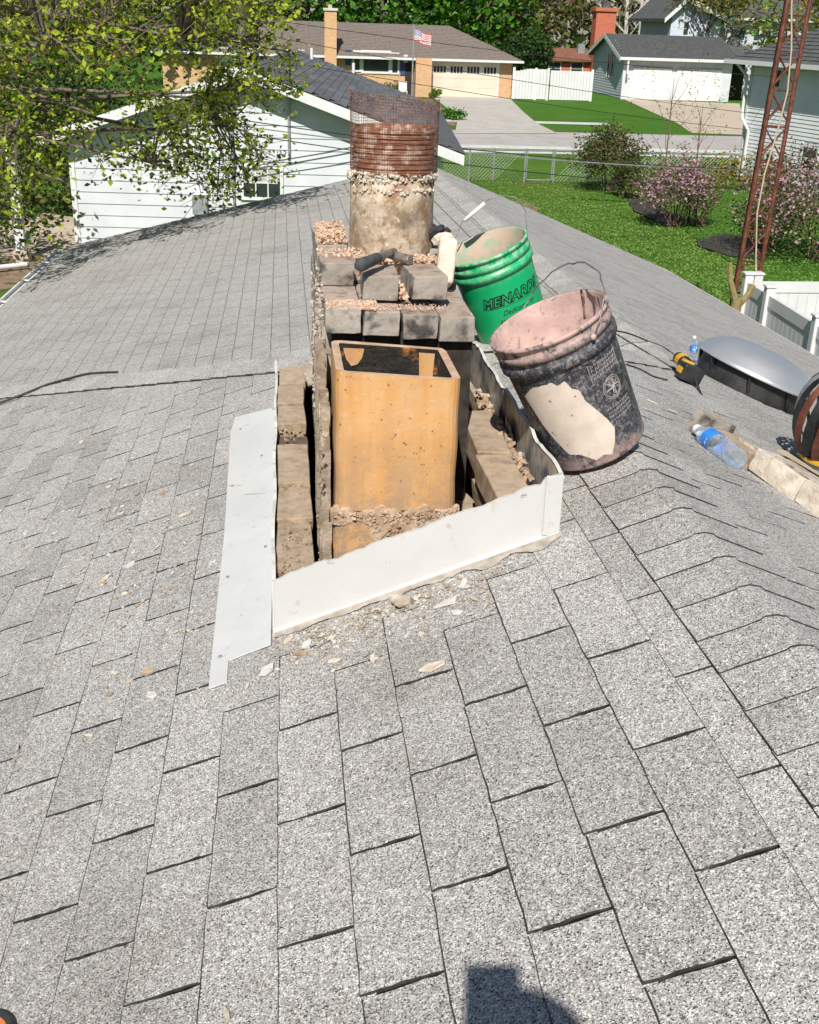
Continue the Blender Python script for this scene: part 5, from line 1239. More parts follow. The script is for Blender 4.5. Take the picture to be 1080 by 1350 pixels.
#@@NEIGHBOURS
# ================================================================== neighbouring houses
def LF(o, th):        # local frame: x along the facade, y away from us, z up
    return frameM(o, (math.cos(th), -math.sin(th), 0), (math.sin(th), math.cos(th), 0), (0, 0, 1))
class House(Thing):
    def __init__(s, name, label, org, th=0, cat='house'):
        super().__init__(name, label, cat, org); s.L = LF(org, th)
    def bx(s, name, lo, hi, mat, parent=None, bev=0, label=None):
        mb = MB(); mb.box(lo, hi, mat=s.L); o = s.part(name, mb, mat, parent, label)
        if bev: bevel(o, bev, 1)
        return o
    def pr(s, name, poly, n, mat, parent=None):
        mb = MB(); R3 = s.L.to_3x3(); mb.prism([s.L @ Vector(p) for p in poly], R3 @ Vector(n)); return s.part(name, mb, mat, parent)
    def siding(s, x0, x1, z0, z1, y, h, mat, parent, prof=None, holes=()):
        """lapped boards one by one on a facade at local y, facing -y"""
        z = z0
        while z < z1 - .01:
            zt_ = min(z + h, z1); xa, xb = x0, x1
            if prof: xa, xb = prof((z + zt_) / 2, x0, x1)
            if xb - xa > .1:
                segs = [(xa, xb)]
                for (hx0, hx1, hz0, hz1) in holes:
                    if z < hz1 and zt_ > hz0:
                        ns = []
                        for a, b in segs:
                            if hx0 > a and hx1 < b: ns += [(a, hx0), (hx1, b)]
                            else: ns.append((a, b))
                        segs = ns
                for a, b in segs:
                    mb = MB(); vs = [(a, y - .028, z), (b, y - .028, z), (b, y - .006, zt_ + .01), (a, y - .006, zt_ + .01), (a, y, z), (b, y, z), (b, y, zt_ + .01), (a, y, zt_ + .01)]
                    mb.add([s.L @ Vector(v) for v in vs], [(0, 1, 2, 3), (0, 4, 5, 1), (0, 3, 7, 4), (1, 5, 6, 2), (3, 2, 6, 7)]); s.part('siding_board', mb, mat, parent)
            z += h
    def window(s, x0, x1, z0, z1, y, parent, fw=.07, cols=1, rows=2, glass='glass', frame='trimw', sill=True):
        mb = MB()
        for a in ((x0 - fw, z0 - fw, x1 + fw, z0), (x0 - fw, z1, x1 + fw, z1 + fw), (x0 - fw, z0, x0, z1), (x1, z0, x1 + fw, z1)): mb.box((a[0], y - .06, a[1]), (a[2], y - .001, a[3]), mat=s.L)
        w = s.part('window', mb, frame, None if parent is None else parent)
        for i in range(cols):
            for j in range(rows):
                gl_ = glass if isinstance(glass, str) else glass[j]
                a0 = x0 + (x1 - x0) * i / cols + .012; a1 = x0 + (x1 - x0) * (i + 1) / cols - .012; b0 = z0 + (z1 - z0) * j / rows + .012; b1 = z0 + (z1 - z0) * (j + 1) / rows - .012
                mb = MB(); mb.box((a0, y - .035, b0), (a1, y - .030, b1), mat=s.L); s.part('pane', mb, gl_, w) if parent is None else s.part('pane', mb, gl_, parent)
        mb = MB()
        for i in range(1, cols): xx = x0 + (x1 - x0) * i / cols; mb.box((xx - .014, y - .05, z0), (xx + .014, y - .02, z1), mat=s.L)
        for j in range(1, rows): zz = z0 + (z1 - z0) * j / rows; mb.box((x0, y - .052, zz - .014), (x1, y - .022, zz + .014), mat=s.L)
        if mb.v: s.part('glazing_bar', mb, frame, w if parent is None else parent)
        return w
def gable_roof_courses(hs, pa, pb, pc, pd, mat, parent, n, m=0, lift=.02, nm='shingle_course'):
    """stepped courses over the quad pa(eave left) pb(eave right) pc(ridge right) pd(ridge left), local coords"""
    mb = MB(); pa, pb, pc, pd = [hs.L @ Vector(p) for p in (pa, pb, pc, pd)]
    N = (pb - pa).cross(pd - pa).normalized(); N = N if N.z > 0 else -N
    for i in range(n):
        t0, t1_ = i / n, (i + 1) / n
        a, b, c, d = pa.lerp(pd, t0), pb.lerp(pc, t0), pb.lerp(pc, t1_), pa.lerp(pd, t1_)
        mb.add([a + N * lift, b + N * lift, c + N * .002, d + N * .002, a, b], [(0, 1, 2, 3), (4, 5, 1, 0)])
    return hs.part(nm, mb, mat, parent, kind='stuff')
# ---- white sided house on the left
O = Vector((-.871, 26.5, G)); TH = .087; ZA = -1.04 - G; PIT = .343
nh_ = House('sided_house', 'white sided gable house with charcoal roof behind the left side of our roof', O, TH)
wl, wr, DP = 4.56, 4.93, 15.5; yw = .55
zeL, zeR = ZA - wl * PIT, ZA - wr * PIT
roofN = nh_.pr('roof', [(-wl, 0, zeL), (0, 0, ZA), (wr, 0, zeR), (wr, 0, zeR - .16), (0, 0, ZA - .16), (-wl, 0, zeL - .16)], (0, -DP, 0), 'roofg')
gable_roof_courses(nh_, (wr, -.02, zeR), (wr, DP, zeR), (0, DP, ZA), (0, -.02, ZA), 'roofg', roofN, 26, lift=.035)
# tabs on the near right slope that one can tell apart
rt = MB(); U_ = Vector((0, 1, 0)); sl_ = Vector((-wr, 0, wr * PIT)); Ls = sl_.length; sl_.normalize(); Nn = Vector((PIT, 0, 1)).normalized()
cnt = 0
for i in range(26):
    for k in range(16):
        y0_ = k * .98 + (.49 if i % 2 else 0); 
        if y0_ > 14.5: continue
        q = Vector((wr, y0_, zeR)) + sl_ * (Ls * i / 26); h_ = Ls / 26
        vs = [q + Nn * .048, q + U_ * .965 + Nn * .048, q + U_ * .965 + sl_ * h_ + Nn * .036, q + sl_ * h_ + Nn * .036, q + Nn * .03, q + U_ * .965 + Nn * .03]
        m2 = MB(); m2.add([nh_.L @ v for v in vs], [(0, 1, 2, 3), (4, 5, 1, 0), (0, 3, 4)])
        if cnt < 300 and i >= 4: nh_.part('shingle', m2, 'roofg', roofN); cnt += 1
        else:
            b0 = len(rt.v); rt.v += m2.v; rt.f += [tuple(j + b0 for j in f) for f in m2.f]; rt.m += m2.m
nh_.part('shingle_field', rt, 'roofg', roofN, kind='stuff')
xl, xr_ = -wl + .55, wr - .5
wallN = nh_.pr('wall', [(xl, yw, 0), (xr_, yw, 0), (xr_, yw, zeR + .0), (0, yw, ZA - .18), (xl, yw, zeL + .0)], (0, -(DP - 1), 0), 'siding')
nh_.siding(xl, xr_, .06, ZA - .3, yw, .262, 'siding', wallN, prof=lambda z, a, b: (a if z < zeL + .05 else max(a, -(ZA - .2 - z) / PIT), b if z < zeR + .05 else min(b, (ZA - .2 - z) / PIT)), holes=((-.16, .84, 1.30, 2.06),))
nh_.window(-.08, .76, 1.36, 2.0, yw, None, cols=3, rows=2, glass=('glass', 'curtain'))
for s, xe, ze_ in ((-1, -wl, zeL), (1, wr, zeR)):
    nh_.pr('bargeboard', [(0, -.02, ZA + .005), (0, -.02, ZA - .22), (xe, -.02, ze_ - .22), (xe, -.02, ze_ + .005)][::s], (0, -.05, 0), 'trimw')
nh_.pr('soffit', [(0, .0, ZA - .17), (wr, 0, zeR - .17), (wr, yw, zeR - .17), (0, yw, ZA - .17)], (0, 0, .02), 'siding'); nh_.pr('soffit', [(-wl, .0, zeL - .17), (0, 0, ZA - .17), (0, yw, ZA - .17), (-wl, yw, zeL - .17)], (0, 0, .02), 'siding')
nh_.bx('corner_board', (xl - .02, yw - .05, 0), (xl + .10, yw - .03, zeL - .17), 'trimw')
for xx in (-.30, .98):
    mb = MB(); mb.tube([nh_.L @ Vector((xx, yw - .08, .9 if xx < 0 else 2.3)), nh_.L @ Vector((xx, yw - .08, ZA - .3))], .03, 8); nh_.part('conduit', mb, 'galv')
nh_.bx('meter_box', (-1.25, yw - .20, .95), (-.92, yw - .03, 1.35), 'galv')
for (px_, py_) in ((411, 80), (466, 99)):
    d0 = nh_.L.to_3x3().inverted() @ rayW(px_, py_); o0 = nh_.L.inverted() @ Vector((0, 0, 0)); t_ = (ZA - PIT * o0.x - o0.z) / (d0.z + PIT * d0.x); hit = o0 + d0 * t_; xx, yy_ = hit.x, hit.y
    zz_ = ZA - xx * PIT; mb = MB(); mb.tube([nh_.L @ Vector((xx, yy_, zz_ - .05)), nh_.L @ Vector((xx, yy_, zz_ + .38))], .05, 10); nh_.part('vent_pipe', mb, 'trimw')
for (x, y, hgt) in ((108, 296, 2.3), (30, 345, 2.4)):
    b0 = PG(x, y); mb = MB(); mb.box((b0.x - .10, b0.y - .10, G + .25), (b0.x + .10, b0.y + .10, G + hgt)); mb.box((b0.x - .17, b0.y - .17, G), (b0.x + .17, b0.y + .17, G + .26), 1)
    bevel(single('porch_post', mb, 'trimw concretet', 'white porch post %s' % ('close to the corner of the white sided house' if x > 50 else 'nearest the left edge, by the roof gutter'), 'post', b0, group='white porch posts'), .01, 1)
mb = MB(); q0 = PG(-6, 362); mb.tube([q0 + Vector((-.3, -.1, .12)), q0 + Vector((.55, .5, .12))], .055, 10); single('drain_pipe', mb, 'trimw', 'white drain pipe lying on the ground at the left edge', 'pipe', q0)
# ---- tan brick ranch house across the street
YD = PG(600, 128).y
def X(x, y=100, Y=None): return P(x, y, Y or YD).x
def Z(y, x=600, Y=None): return P(x, y, Y or YD).z - G
rx0, rx1 = X(215), X(675)
ra = House('ranch_house', 'tan brick ranch house with brown hip roof and cream garage door across the street', (0, YD, G))
wz = Z(77); 
wallR = ra.bx('wall', (rx0, 0, 0), (rx1, 9, wz), 'bricktan')
e0 = .7; rY = YD + 4.8; zr_ = P(560, 33, rY).z - G; rxr = P(592, 35, rY).x; rxl = X(300)
ze_ = wz - .05
mb = MB(); EV = [Vector(p) for p in ((rx0 - e0, -e0, ze_), (rx1 + e0, -e0, ze_), (rx1 + e0, 9 + e0, ze_), (rx0 - e0, 9 + e0, ze_))]; RL, RR = Vector((rxl, 4.8, zr_)), Vector((rxr, 4.8, zr_))
mb.add([ra.L @ v for v in EV + [RL, RR]], [(0, 1, 5, 4), (1, 2, 5), (2, 3, 4, 5), (3, 0, 4), (3, 2, 1, 0)]); roofR = ra.part('roof', mb, 'roofb')
gable_roof_courses(ra, (rx0 - e0, -e0 - .02, ze_), (rx1 + e0, -e0 - .02, ze_), (rxr, 4.8, zr_), (rxl, 4.8, zr_), 'roofb', roofR, 24, lift=.03)
ra.bx('gutter', (rx0 - e0, -e0 - .12, ze_ - .14), (rx1 + e0, -e0 - .0, ze_ + .02), 'trimw')
gx0, gx1 = X(569), X(656)
gd = ra.bx('garage_door', (gx0, -.06, .02), (gx1, -.02, Z(79)), 'garaged')
for k in range(4):
    z0 = .02 + k * (Z(79) - .02) / 4; mb = MB(); mb.box((gx0, -.075, z0 + .015), (gx1, -.062, z0 + (Z(79)) / 4 - .02), mat=ra.L); ra.part('panel', mb, 'garaged', gd)
for a, b in ((571, 588), (593, 610), (615, 632), (637, 654)):
    x0_, x1_ = X(a), X(b); z0_, z1_ = Z(96), Z(87.5)
    mb = MB(); mb.box((x0_, -.090, z0_), (x1_, -.076, z1_), mat=ra.L); ra.part('door_window', mb, 'glass', gd)
    mb = MB()
    for q in range(5): xx = x0_ + (x1_ - x0_) * q / 4; mb.box((xx - .025, -.10, z0_), (xx + .025, -.091, z1_), mat=ra.L)
    ra.part('glazing_bar', mb, 'garagew', gd)
ra.bx('door_trim', (gx0 - .12, -.05, 0), (gx0 - .003, -.012, Z(78)), 'trimw'); ra.bx('door_trim', (gx1 + .003, -.05, 0), (gx1 + .12, -.012, Z(78)), 'trimw')
ra.bx('brick_pier', (X(546), -1.2, 0), (X(566.5), -.002, wz - .02), 'bricktan'); ra.bx('porch_shade_panel', (X(534), -.03, 0), (X(545.5), -.004, Z(76)), 'dark')  # porch shade put in as a flat dark panel on the wall
wp = ra.window(X(479), X(512), Z(97), Z(72.5), -.02, None, fw=.16, cols=1, rows=1)
ra.window(X(467), X(474), Z(96), Z(72.5), -.02, None, fw=.12, cols=1, rows=1); ra.window(X(517), X(524), Z(98), Z(74), -.02, None, fw=.12, cols=1, rows=1)
ra.bx('shutter', (X(455.5), -.07, Z(90)), (X(463), -.012, Z(70)), 'shutter'); ra.bx('shutter', (X(527.5), -.07, Z(101)), (X(534), -.012, Z(75)), 'shutter')
for a, b in ((326, 340), (380, 400)): ra.window(X(a), X(b), Z(92), Z(74), -.02, None, fw=.12, cols=2, rows=1)
ra.bx('door', (X(290), -.05, 0), (X(320), -.012, Z(72)), 'garagew')
ra.bx('downspout', (X(531), -.5, Z(84)), (X(536), -.4, Z(74)), 'trimw')
cy0 = -.9; chm = ra.bx('chimney', (X(428, 60, YD - 1), cy0, 0), (X(444, 60, YD - 1), -.003, P(435, 14, YD - 1).z - G), 'bricktan')
ra.bx('chimney_cap', (X(426.5, 60, YD - 1), cy0 - .1, P(435, 14, YD - 1).z - G + .002), (X(445.5, 60, YD - 1), .1, P(435, 10.5, YD - 1).z - G), 'kerb', chm); ra.bx('chimney_pot', (X(433, 60, YD - 1), -.6, P(435, 10.5, YD - 1).z - G + .003), (X(438, 60, YD - 1), -.3, P(435, 6, YD - 1).z - G), 'bricktan', chm)
# garden chair, flag
b0 = PG(533, 119); b0.y = YD - 2.2; b0 = Vector((X(532, 100, b0.y), b0.y, G)); chq = Thing('garden_chair', 'white garden chair beside the blue shutter of the brick house', 'chair', b0)
mb = MB(); mb.box((b0.x - .3, b0.y - .3, G + .42), (b0.x + .3, b0.y + .3, G + .48)); chq.part('seat', mb, 'trimw')
mb = MB(); mb.box((b0.x - .3, b0.y + .26, G + .5), (b0.x + .3, b0.y + .31, G + 1.1)); chq.part('backrest', mb, 'trimw')
for sx in (-.26, .26):
    for sy in (-.26, .26): mb = MB(); mb.box((b0.x + sx - .03, b0.y + sy - .03, G), (b0.x + sx + .03, b0.y + sy + .03, G + .42)); chq.part('leg', mb, 'trimw')
yf = YD - 6; fb = Vector((P(543.5, 111, yf).x, yf, G)); ft_ = P(547.5, 34, yf)
fp = Thing('flagpole', 'tall pale flagpole flying a stars and stripes flag before the brick house', 'flagpole', fb)
mb = MB(); mb.tube([fb, Vector((fb.x, yf, ft_.z))], [.06, .04], 10); mb.lathe([(0, .14), (.07, .07), (0, 0)], 10, 0, Matrix.Translation((fb.x, yf, ft_.z))); fp.part('pole', mb, 'chain')
fw_, fh_ = (P(570, 50, yf).x - P(547.5, 50, yf).x), P(548, 39, yf).z - P(548, 54, yf).z
mb = MB(); nx = 24
def fpnt(u, v): return (fb.x + .05 + fw_ * u, yf + .10 * math.sin(u * 9) * u, P(548, 39, yf).z - fh_ * v - .30 * fh_ * 1.6 * u ** 1.1 + .04 * math.sin(u * 8))
for i in range(nx):
    for s in range(13):
        u0, u1 = i / nx, (i + 1) / nx; v0, v1 = s / 13, (s + 1) / 13; mi = 2 if (u0 < .4 and s < 7) else (0 if s % 2 == 0 else 1)
        mb.quad(fpnt(u0, v0), fpnt(u1, v0), fpnt(u1, v1), fpnt(u0, v1), mi)
for r9 in range(9):
    for c9 in range(6 if r9 % 2 == 0 else 5):
        u = .4 * ((c9 + (.5 if r9 % 2 == 0 else 1)) / 6); v = 7 / 13 * (r9 + .5) / 9; q = Vector(fpnt(u, v)) + Vector((0, -.012, 0)); k = .035
        mb.add([q + Vector((k * (1 if j % 2 == 0 else .4) * math.sin(j * math.pi / 5), 0, k * (1 if j % 2 == 0 else .4) * math.cos(j * math.pi / 5))) for j in range(10)], [tuple(range(10))], 1)
fp.part('flag', mb, 'flagr flagw flagb')
# ---- white picket fence across the street
yk = YD - 1.0; xa, xb = P(677, 110, yk).x, P(780, 110, yk).x; zt1 = P(700, 94, yk).z; 
pf = Thing('picket_fence', 'white vinyl privacy fence between the brick house and the white garage', 'fence', (xa, yk, G))
k = 0; xx = xa
while xx < xb:
    gate = P(708, 110, yk).x < xx < P(722, 110, yk).x
    mb = MB(); zt_ = zt1 + (.18 * math.sin((xx - xa) * 1.3) ** 2 if xx < P(705, 110, yk).x else .10) - (.0 if not gate else -.05)
    mb.box((xx, yk - .02 + (.3 if gate else 0), G + .05), (xx + .215, yk + .02 + (.3 if gate else 0), zt_)); pf.part('board', mb, 'vinyl'); xx += .232
for q in (677, 706, 722, 780): mb = MB(); xq = P(q, 110, yk).x; mb.box((xq - .09, yk - .07, G), (xq + .09, yk + .07, zt1 + .25)); pf.part('post', mb, 'vinyl')
# ---- white double garage
YG = PG(825, 131).y; g0, g1 = P(820, 110, YG).x, P(963, 110, YG).x
ga = House('white_garage', 'white garage with two doors and dark gable roof across the street', (0, YG, G))
gz = P(880, 76, YG).z - G; dG = 9.5
zrg = P(798, 44, YG + dG / 2).z - G
wallG = ga.pr('wall', [(g0, 0, 0), (g0, 0, gz), (g0, dG / 2, zrg - .15), (g0, dG, gz), (g0, dG, 0)], (-(g1 - g0), 0, 0), 'siding')
roofG = ga.pr('roof', [(g0 - .5, -.6, gz - .05), (g0 - .5, dG / 2, zrg), (g0 - .5, dG + .6, gz - .05), (g0 - .5, dG + .6, gz - .2), (g0 - .5, dG / 2, zrg - .15), (g0 - .5, -.6, gz - .2)], (-(g1 - g0 + 1.0), 0, 0), 'roofd')
gable_roof_courses(ga, (g0 - .5, -.62, gz - .05), (g1 + .5, -.62, gz - .05), (g1 + .5, dG / 2, zrg), (g0 - .5, dG / 2, zrg), 'roofd', roofG, 20, lift=.03)
ga.bx('gutter', (g0 - .5, -.74, gz - .24), (g1 + .5, -.62, gz - .03), 'trimw')
for ya, yb2, za, zb2 in ((-.62, dG / 2, gz - .05, zrg), (dG + .6, dG / 2, gz - .05, zrg)):
    ga.pr('bargeboard', [(g0 - .53, ya, za + .02), (g0 - .53, yb2, zb2 + .02), (g0 - .53, yb2, zb2 - .3), (g0 - .53, ya, za - .3)], (-.03, 0, 0), 'trimw')
for a, b in ((833, 884), (891, 950)):
    x0_, x1_ = P(a, 110, YG).x, P(b, 110, YG).x; zt_ = P(860, 90, YG).z - G; d_ = ga.bx('garage_door', (x0_, -.05, .02), (x1_, -.012, zt_), 'garagew')
    for k in range(4): mb = MB(); mb.box((x0_ + .02, -.066, .02 + k * zt_ / 4 + .02), (x1_ - .02, -.052, (k + 1) * zt_ / 4 - .02), mat=ga.L); ga.part('panel', mb, 'garagew', d_)
    mb = MB(); mb.box((x0_, -.10, zt_), (x1_, -.03, zt_ + .10), mat=ga.L); ga.part('weather_strip', mb, 'galv', d_)
mb = MB()
z = .1
while z < zrg - .5:
    d2 = 0 if z < gz else (z - gz) / (zrg - gz) * dG / 2; mb.add([(g0 - .03, YG + d2, G + z), (g0 - .03, YG + dG - d2, G + z), (g0 - .005, YG + dG - d2, G + z + .2), (g0 - .005, YG + d2, G + z + .2), (g0, YG + d2, G + z), (g0, YG + dG - d2, G + z)], [(1, 0, 3, 2), (0, 1, 5, 4)]); z += .2
ga.part('side_siding', mb, 'sidingb', kind='stuff')
for yy_ in (2.7, 3.9):
    mb = MB(); mb.box((g0 - .06, YG + yy_, G + 1.55), (g0 - .034, YG + yy_ + .62, G + 3.2)); w_ = ga.part('window', mb, 'glass')
    mb = MB(); mb.box((g0 - .10, YG + yy_ - .08, G + 1.45), (g0 - .062, YG + yy_, G + 3.3)); mb.box((g0 - .10, YG + yy_ + .62, G + 1.45), (g0 - .062, YG + yy_ + .7, G + 3.3)); ga.part('frame', mb, 'trimw', w_)
ga.bx('downspout', (g0 + .1, -.7, 1.9), (g0 + .22, -.58, gz - .2), 'trimw')
ga.bx('passage_shade_panel', (g1 + .05, 2.5, 0), (g1 + 2.0, 2.6, 2.9), 'dark'); ga.pr('eave', [(g1 + .5, -.6, gz - .05), (g1 + 2.4, -.6, gz - .05), (g1 + 2.4, 4, gz + 1), (g1 + .5, 4, gz + 1)], (0, 0, .12), 'roofd')  # shade of the passage painted as an upright dark panel, under an eave
# red brick chimney behind it and the two storey house
YC = YG + dG + 3
c0, c1 = P(785, 40, YC).x, P(811, 40, YC).x
rc_ = House('red_chimney', 'square red brick chimney rising behind the white garage', (c0, YC, G), cat='chimney')
zc = P(798, 15, YC).z - G
rc_.bx('stack', (0, 0, 0), (c1 - c0, 1.4, zc), 'brickred'); rc_.bx('cap', (-.15, -.15, zc + .002), (c1 - c0 + .15, 1.55, zc + .30), 'brickred'); rc_.bx('flue', ((c1 - c0) * .35, .4, zc + .303), ((c1 - c0) * .75, 1.0, zc + .75), 'roofd')
YT = YG + dG + 1.0
tw = House('two_storey_house', 'white two storey house with green shutters behind the white garage', (0, YT, G))
a0, a1 = P(880, 40, YT).x, P(960, 40, YT).x; b1_ = P(1010, 40, YT).x + 5
zev = P(880, 22, YT).z - G; zap = P(905, -2, YT).z - G; xm = P(905, 0, YT).x
wx0, wx1 = P(884, 40, YT).x, P(935, 40, YT).x
wt = tw.pr('wall', [(wx0, 0, 0), (wx1 + 1.0, 0, 0), (wx1 + 1.0, 0, zev), (xm, 0, zap), (wx0, 0, zev)], (0, -9, 0), 'sidingb')
tw.bx('wing_wall', (wx1 + 1.003, 1.5, 0), (b1_, 8, P(980, 24, YT).z - G), 'siding')
zw_ = P(980, 24, YT).z - G
rw = tw.pr('roof', [(wx0 - .8, -.6, zev - .15), (xm, -.6, zap + .15), (wx1 + 1.8, -.6, zev - .15), (wx1 + 1.8, -.6, zev - .4), (xm, -.6, zap - .1), (wx0 - .8, -.6, zev - .4)], (0, -10.5, 0), 'roofd')
tw.pr('bargeboard', [(wx0 - .8, -.64, zev - .13), (xm, -.64, zap + .17), (xm, -.64, zap - .25), (wx0 - .8, -.64, zev - .5)], (0, -.03, 0), 'trimw'); tw.pr('bargeboard', [(xm, -.64, zap + .17), (wx1 + 1.8, -.64, zev - .13), (wx1 + 1.8, -.64, zev - .5), (xm, -.64, zap - .25)], (0, -.03, 0), 'trimw')
tw.pr('wing_roof', [(wx1 + 1.9, .9, zw_), (b1_ + .5, .9, zw_), (b1_ + .5, 4.8, zw_ + 2.4), (wx1 + 1.9, 4.8, zw_ + 2.4)], (0, 0, .15), 'roofd'); tw.bx('gutter', (wx1 + 1.9, .78, zw_ - .15), (b1_ + .5, .89, zw_ + .05), 'trimw')
tw.window(P(901, 40, YT).x, P(907, 40, YT).x, P(900, 46, YT).z - G, P(900, 29, YT).z - G, 0, None, fw=.1)
for a in (957, 971, 1013):
    xw = P(a, 40, YT).x; tw.window(xw, xw + .95, P(960, 49, YT).z - G, P(960, 38, YT).z - G, 1.5, None, fw=.1, glass='glass' if a != 957 else 'curtain')
for a, b in ((949, 955), (984, 991), (1004, 1010)): tw.bx('shutter', (P(a, 40, YT).x, 1.42, P(960, 51, YT).z - G), (P(b, 40, YT).x, 1.497, P(960, 36, YT).z - G), 'shutterg')
# ---- brown roofed house far behind the fence
YN = YD + 16
bh = House('brown_roof_house', 'low house with a rust brown roof behind the white picket fence', (0, YN, G))
a0, a1 = P(710, 80, YN).x, P(790, 80, YN).x; z1_ = P(740, 78, YN).z - G; z2_ = P(740, 63, YN + 4).z - G
bh.bx('wall', (a0 + .4, 0, 0), (a1 - .4, 8, z1_), 'brickred'); rb = bh.pr('roof', [(a0, -.5, z1_), (a0, 4, z2_), (a0, 8.5, z1_), (a0, 8.5, z1_ - .15), (a0, 4, z2_ - .15), (a0, -.5, z1_ - .15)], (-(a1 - a0), 0, 0), 'rooft')
bh.bx('roof_vent', (a0 + 4, 2, z2_ - .4), (a0 + 4.6, 2.5, z2_ + .4), 'galv', rb)
for k in range(3): bh.window(a0 + 1 + k * 2, a0 + 2 + k * 2, 1.2, 2.2, 0, None, fw=.08)
# ---- sided house at the right edge
Fc = PG(972, 236); dv_ = rayW(10, 10); dv_.z = 0; dv_.normalize(); THS = math.atan2(dv_.y, -dv_.x); THS = math.atan2(dv_.y, -dv_.x)
sh = House('sided_house', 'two storey house with lapped siding at the right edge, its upper half in shade', (Fc.x, Fc.y, G), THS)
SI = sh.L.inverted(); Oc = SI @ Vector((0, 0, 0)); SI3 = sh.L.to_3x3().inverted()
def onwall(px, py): d0 = SI3 @ rayW(px, py); t_ = -Oc.y / d0.y; q = Oc + d0 * t_; return q.x, q.z
zt_ = onwall(983, 80)[1]
LW = 17
ws = sh.bx('wall', (0, 0, 0), (LW, 9, zt_), 'siding')
H_ = []
for (xa_, ya_, xb_, yb_, nm_) in ((1061, 193, 1075, 224, 0), (1012, 203, 1017, 232, 1), (1020, 92, 1029, 116, 2)):
    x0_, z1_ = onwall(xa_, ya_); x1_, z0_ = onwall(xb_, yb_); z0_ = onwall(xa_, yb_ - 2)[1]; H_.append((x0_, x1_, z0_, z1_))
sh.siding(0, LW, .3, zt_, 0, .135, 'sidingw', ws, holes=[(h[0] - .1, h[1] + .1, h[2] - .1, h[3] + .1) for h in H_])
for h in H_: sh.window(*h, -.01, None, fw=.10)
sh.bx('foundation', (-.01, -.02, 0), (LW, -.002, .3), 'kerb')
OV = .52; zo = zt_ + .02; ZP = 2.6
mb = MB(); ev = [Vector(p) for p in ((-1.0, -OV, zo), (LW + .8, -OV, zo), (LW + .8, 9.6, zo), (-1.0, 9.6, zo))]; pk = [Vector((4.2, 4.5, zo + ZP)), Vector((LW - 4, 4.5, zo + ZP))]
mb.add([sh.L @ v for v in ev + pk], [(0, 1, 5, 4), (1, 2, 5), (2, 3, 4, 5), (3, 0, 4), (3, 2, 1, 0)]); rsh = sh.part('roof', mb, 'roofd')
gable_roof_courses(sh, (-1.0, -OV - .02, zo), (LW + .8, -OV - .02, zo), (LW - 4, 4.5, zo + ZP), (4.2, 4.5, zo + ZP), 'roofd', rsh, 22, lift=.03)
sh.bx('gutter', (-1.0, -OV - .12, zo - .13), (LW + .8, -OV - .0, zo + .02), 'trimw')
sh.bx('corner_board', (-.03, -.05, .0), (.10, -.03, zt_), 'trimw')
mb = MB(); mb.tube([sh.L @ Vector(p) for p in ((-.3, -.5, zo - .1), (-.08, -.14, zo - .55), (-.08, -.14, 2.5), (-.02, -.14, 2.2), (.5, -.14, 1.8), (.45, -.14, .05))], .06, 8); sh.part('downspout', mb, 'trimw')
# ---- lattice tower
TB = Vector((6.72, 16.2, G)); tower = Thing('lattice_tower', 'rusty three legged lattice tower rising beside the roof edge', 'tower', TB)
def legp(k, z):
    w = .215 - .012 * z / 4; a = rad(100 + 120 * k); c = TB + Vector((.03 + .035 * z, 0, z)); return c + Vector((w * math.cos(a), w * math.sin(a), 0))
for k in range(3): mb = MB(); mb.tube([legp(k, 0), legp(k, 4), legp(k, 8.5)], .034, 8); tower.part('leg', mb, 'rustr')
z = .2; i = 0
while z < 8.3:
    for k in range(3):
        a, b = legp(k, z), legp((k + 1) % 3, z + .42); c_, d_ = legp((k + 1) % 3, z), legp(k, z + .42)
        for p_, q_ in ((a, b), (c_, d_)) if i % 2 == 0 else ((a, legp((k + 1) % 3, z)),):
            mb = MB(); mb.tube([p_, q_], .011, 5); tower.part('brace', mb, 'rustr')
    z += .42 if i % 2 == 0 else .06; i += 1
mb = MB(); mb.tube([TB + Vector((.16 + .09 * math.sin(t * 1.1), -.16, .6 + t * .55)) for t in range(15)], .013, 6); tower.part('white_cable', mb, 'stake', smooth=True)
# ---- white vinyl fence at the right
vf = Thing('vinyl_fence', 'tall white vinyl privacy fence beside the right eave', 'fence', (6.7, 16, G))
FT = G + 1.82
cx0, cy0 = 6.95, 16.1
def fence_run(p, q, nb, marks=None):
    p, q = Vector((*p, 0)), Vector((*q, 0)); d = q - p; L = d.length; d.normalize(); n = Vector((-d.y, d.x, 0)); Fm = frameM((p.x, p.y, G), d, n, (0, 0, 1))
    npan = max(1, round(L / nb)); ms = marks or [L * i / npan for i in range(npan + 1)]; npan = len(ms) - 1
    for i in range(npan + 1):
        mb = MB(); mb.box((ms[i] - .065, -.065, 0), (ms[i] + .065, .065, 1.92), mat=Fm); mb.box((ms[i] - .08, -.08, 1.922), (ms[i] + .08, .08, 1.96), mat=Fm); bevel(vf.part('post', mb, 'vinyl'), .012, 2)
    for i in range(npan):
        a, b = ms[i] + .066, ms[i + 1] - .066
        for z0, z1 in ((1.66, 1.82), (.08, .22)): mb = MB(); mb.box((a, -.025, z0), (b, .025, z1), mat=Fm); vf.part('rail', mb, 'vinyl')
        m_ = max(3, round((b - a) / .155))
        for j in range(m_):
            x0_ = a + (b - a) * j / m_; x1_ = a + (b - a) * (j + 1) / m_; mb = MB(); mb.box((x0_ + .0015, -.012, .221), (x1_ - .0015, .012, 1.659), mat=Fm); bevel(vf.part('board', mb, 'vinyl'), .005, 1)
pA = PG(996, 392, FT); 
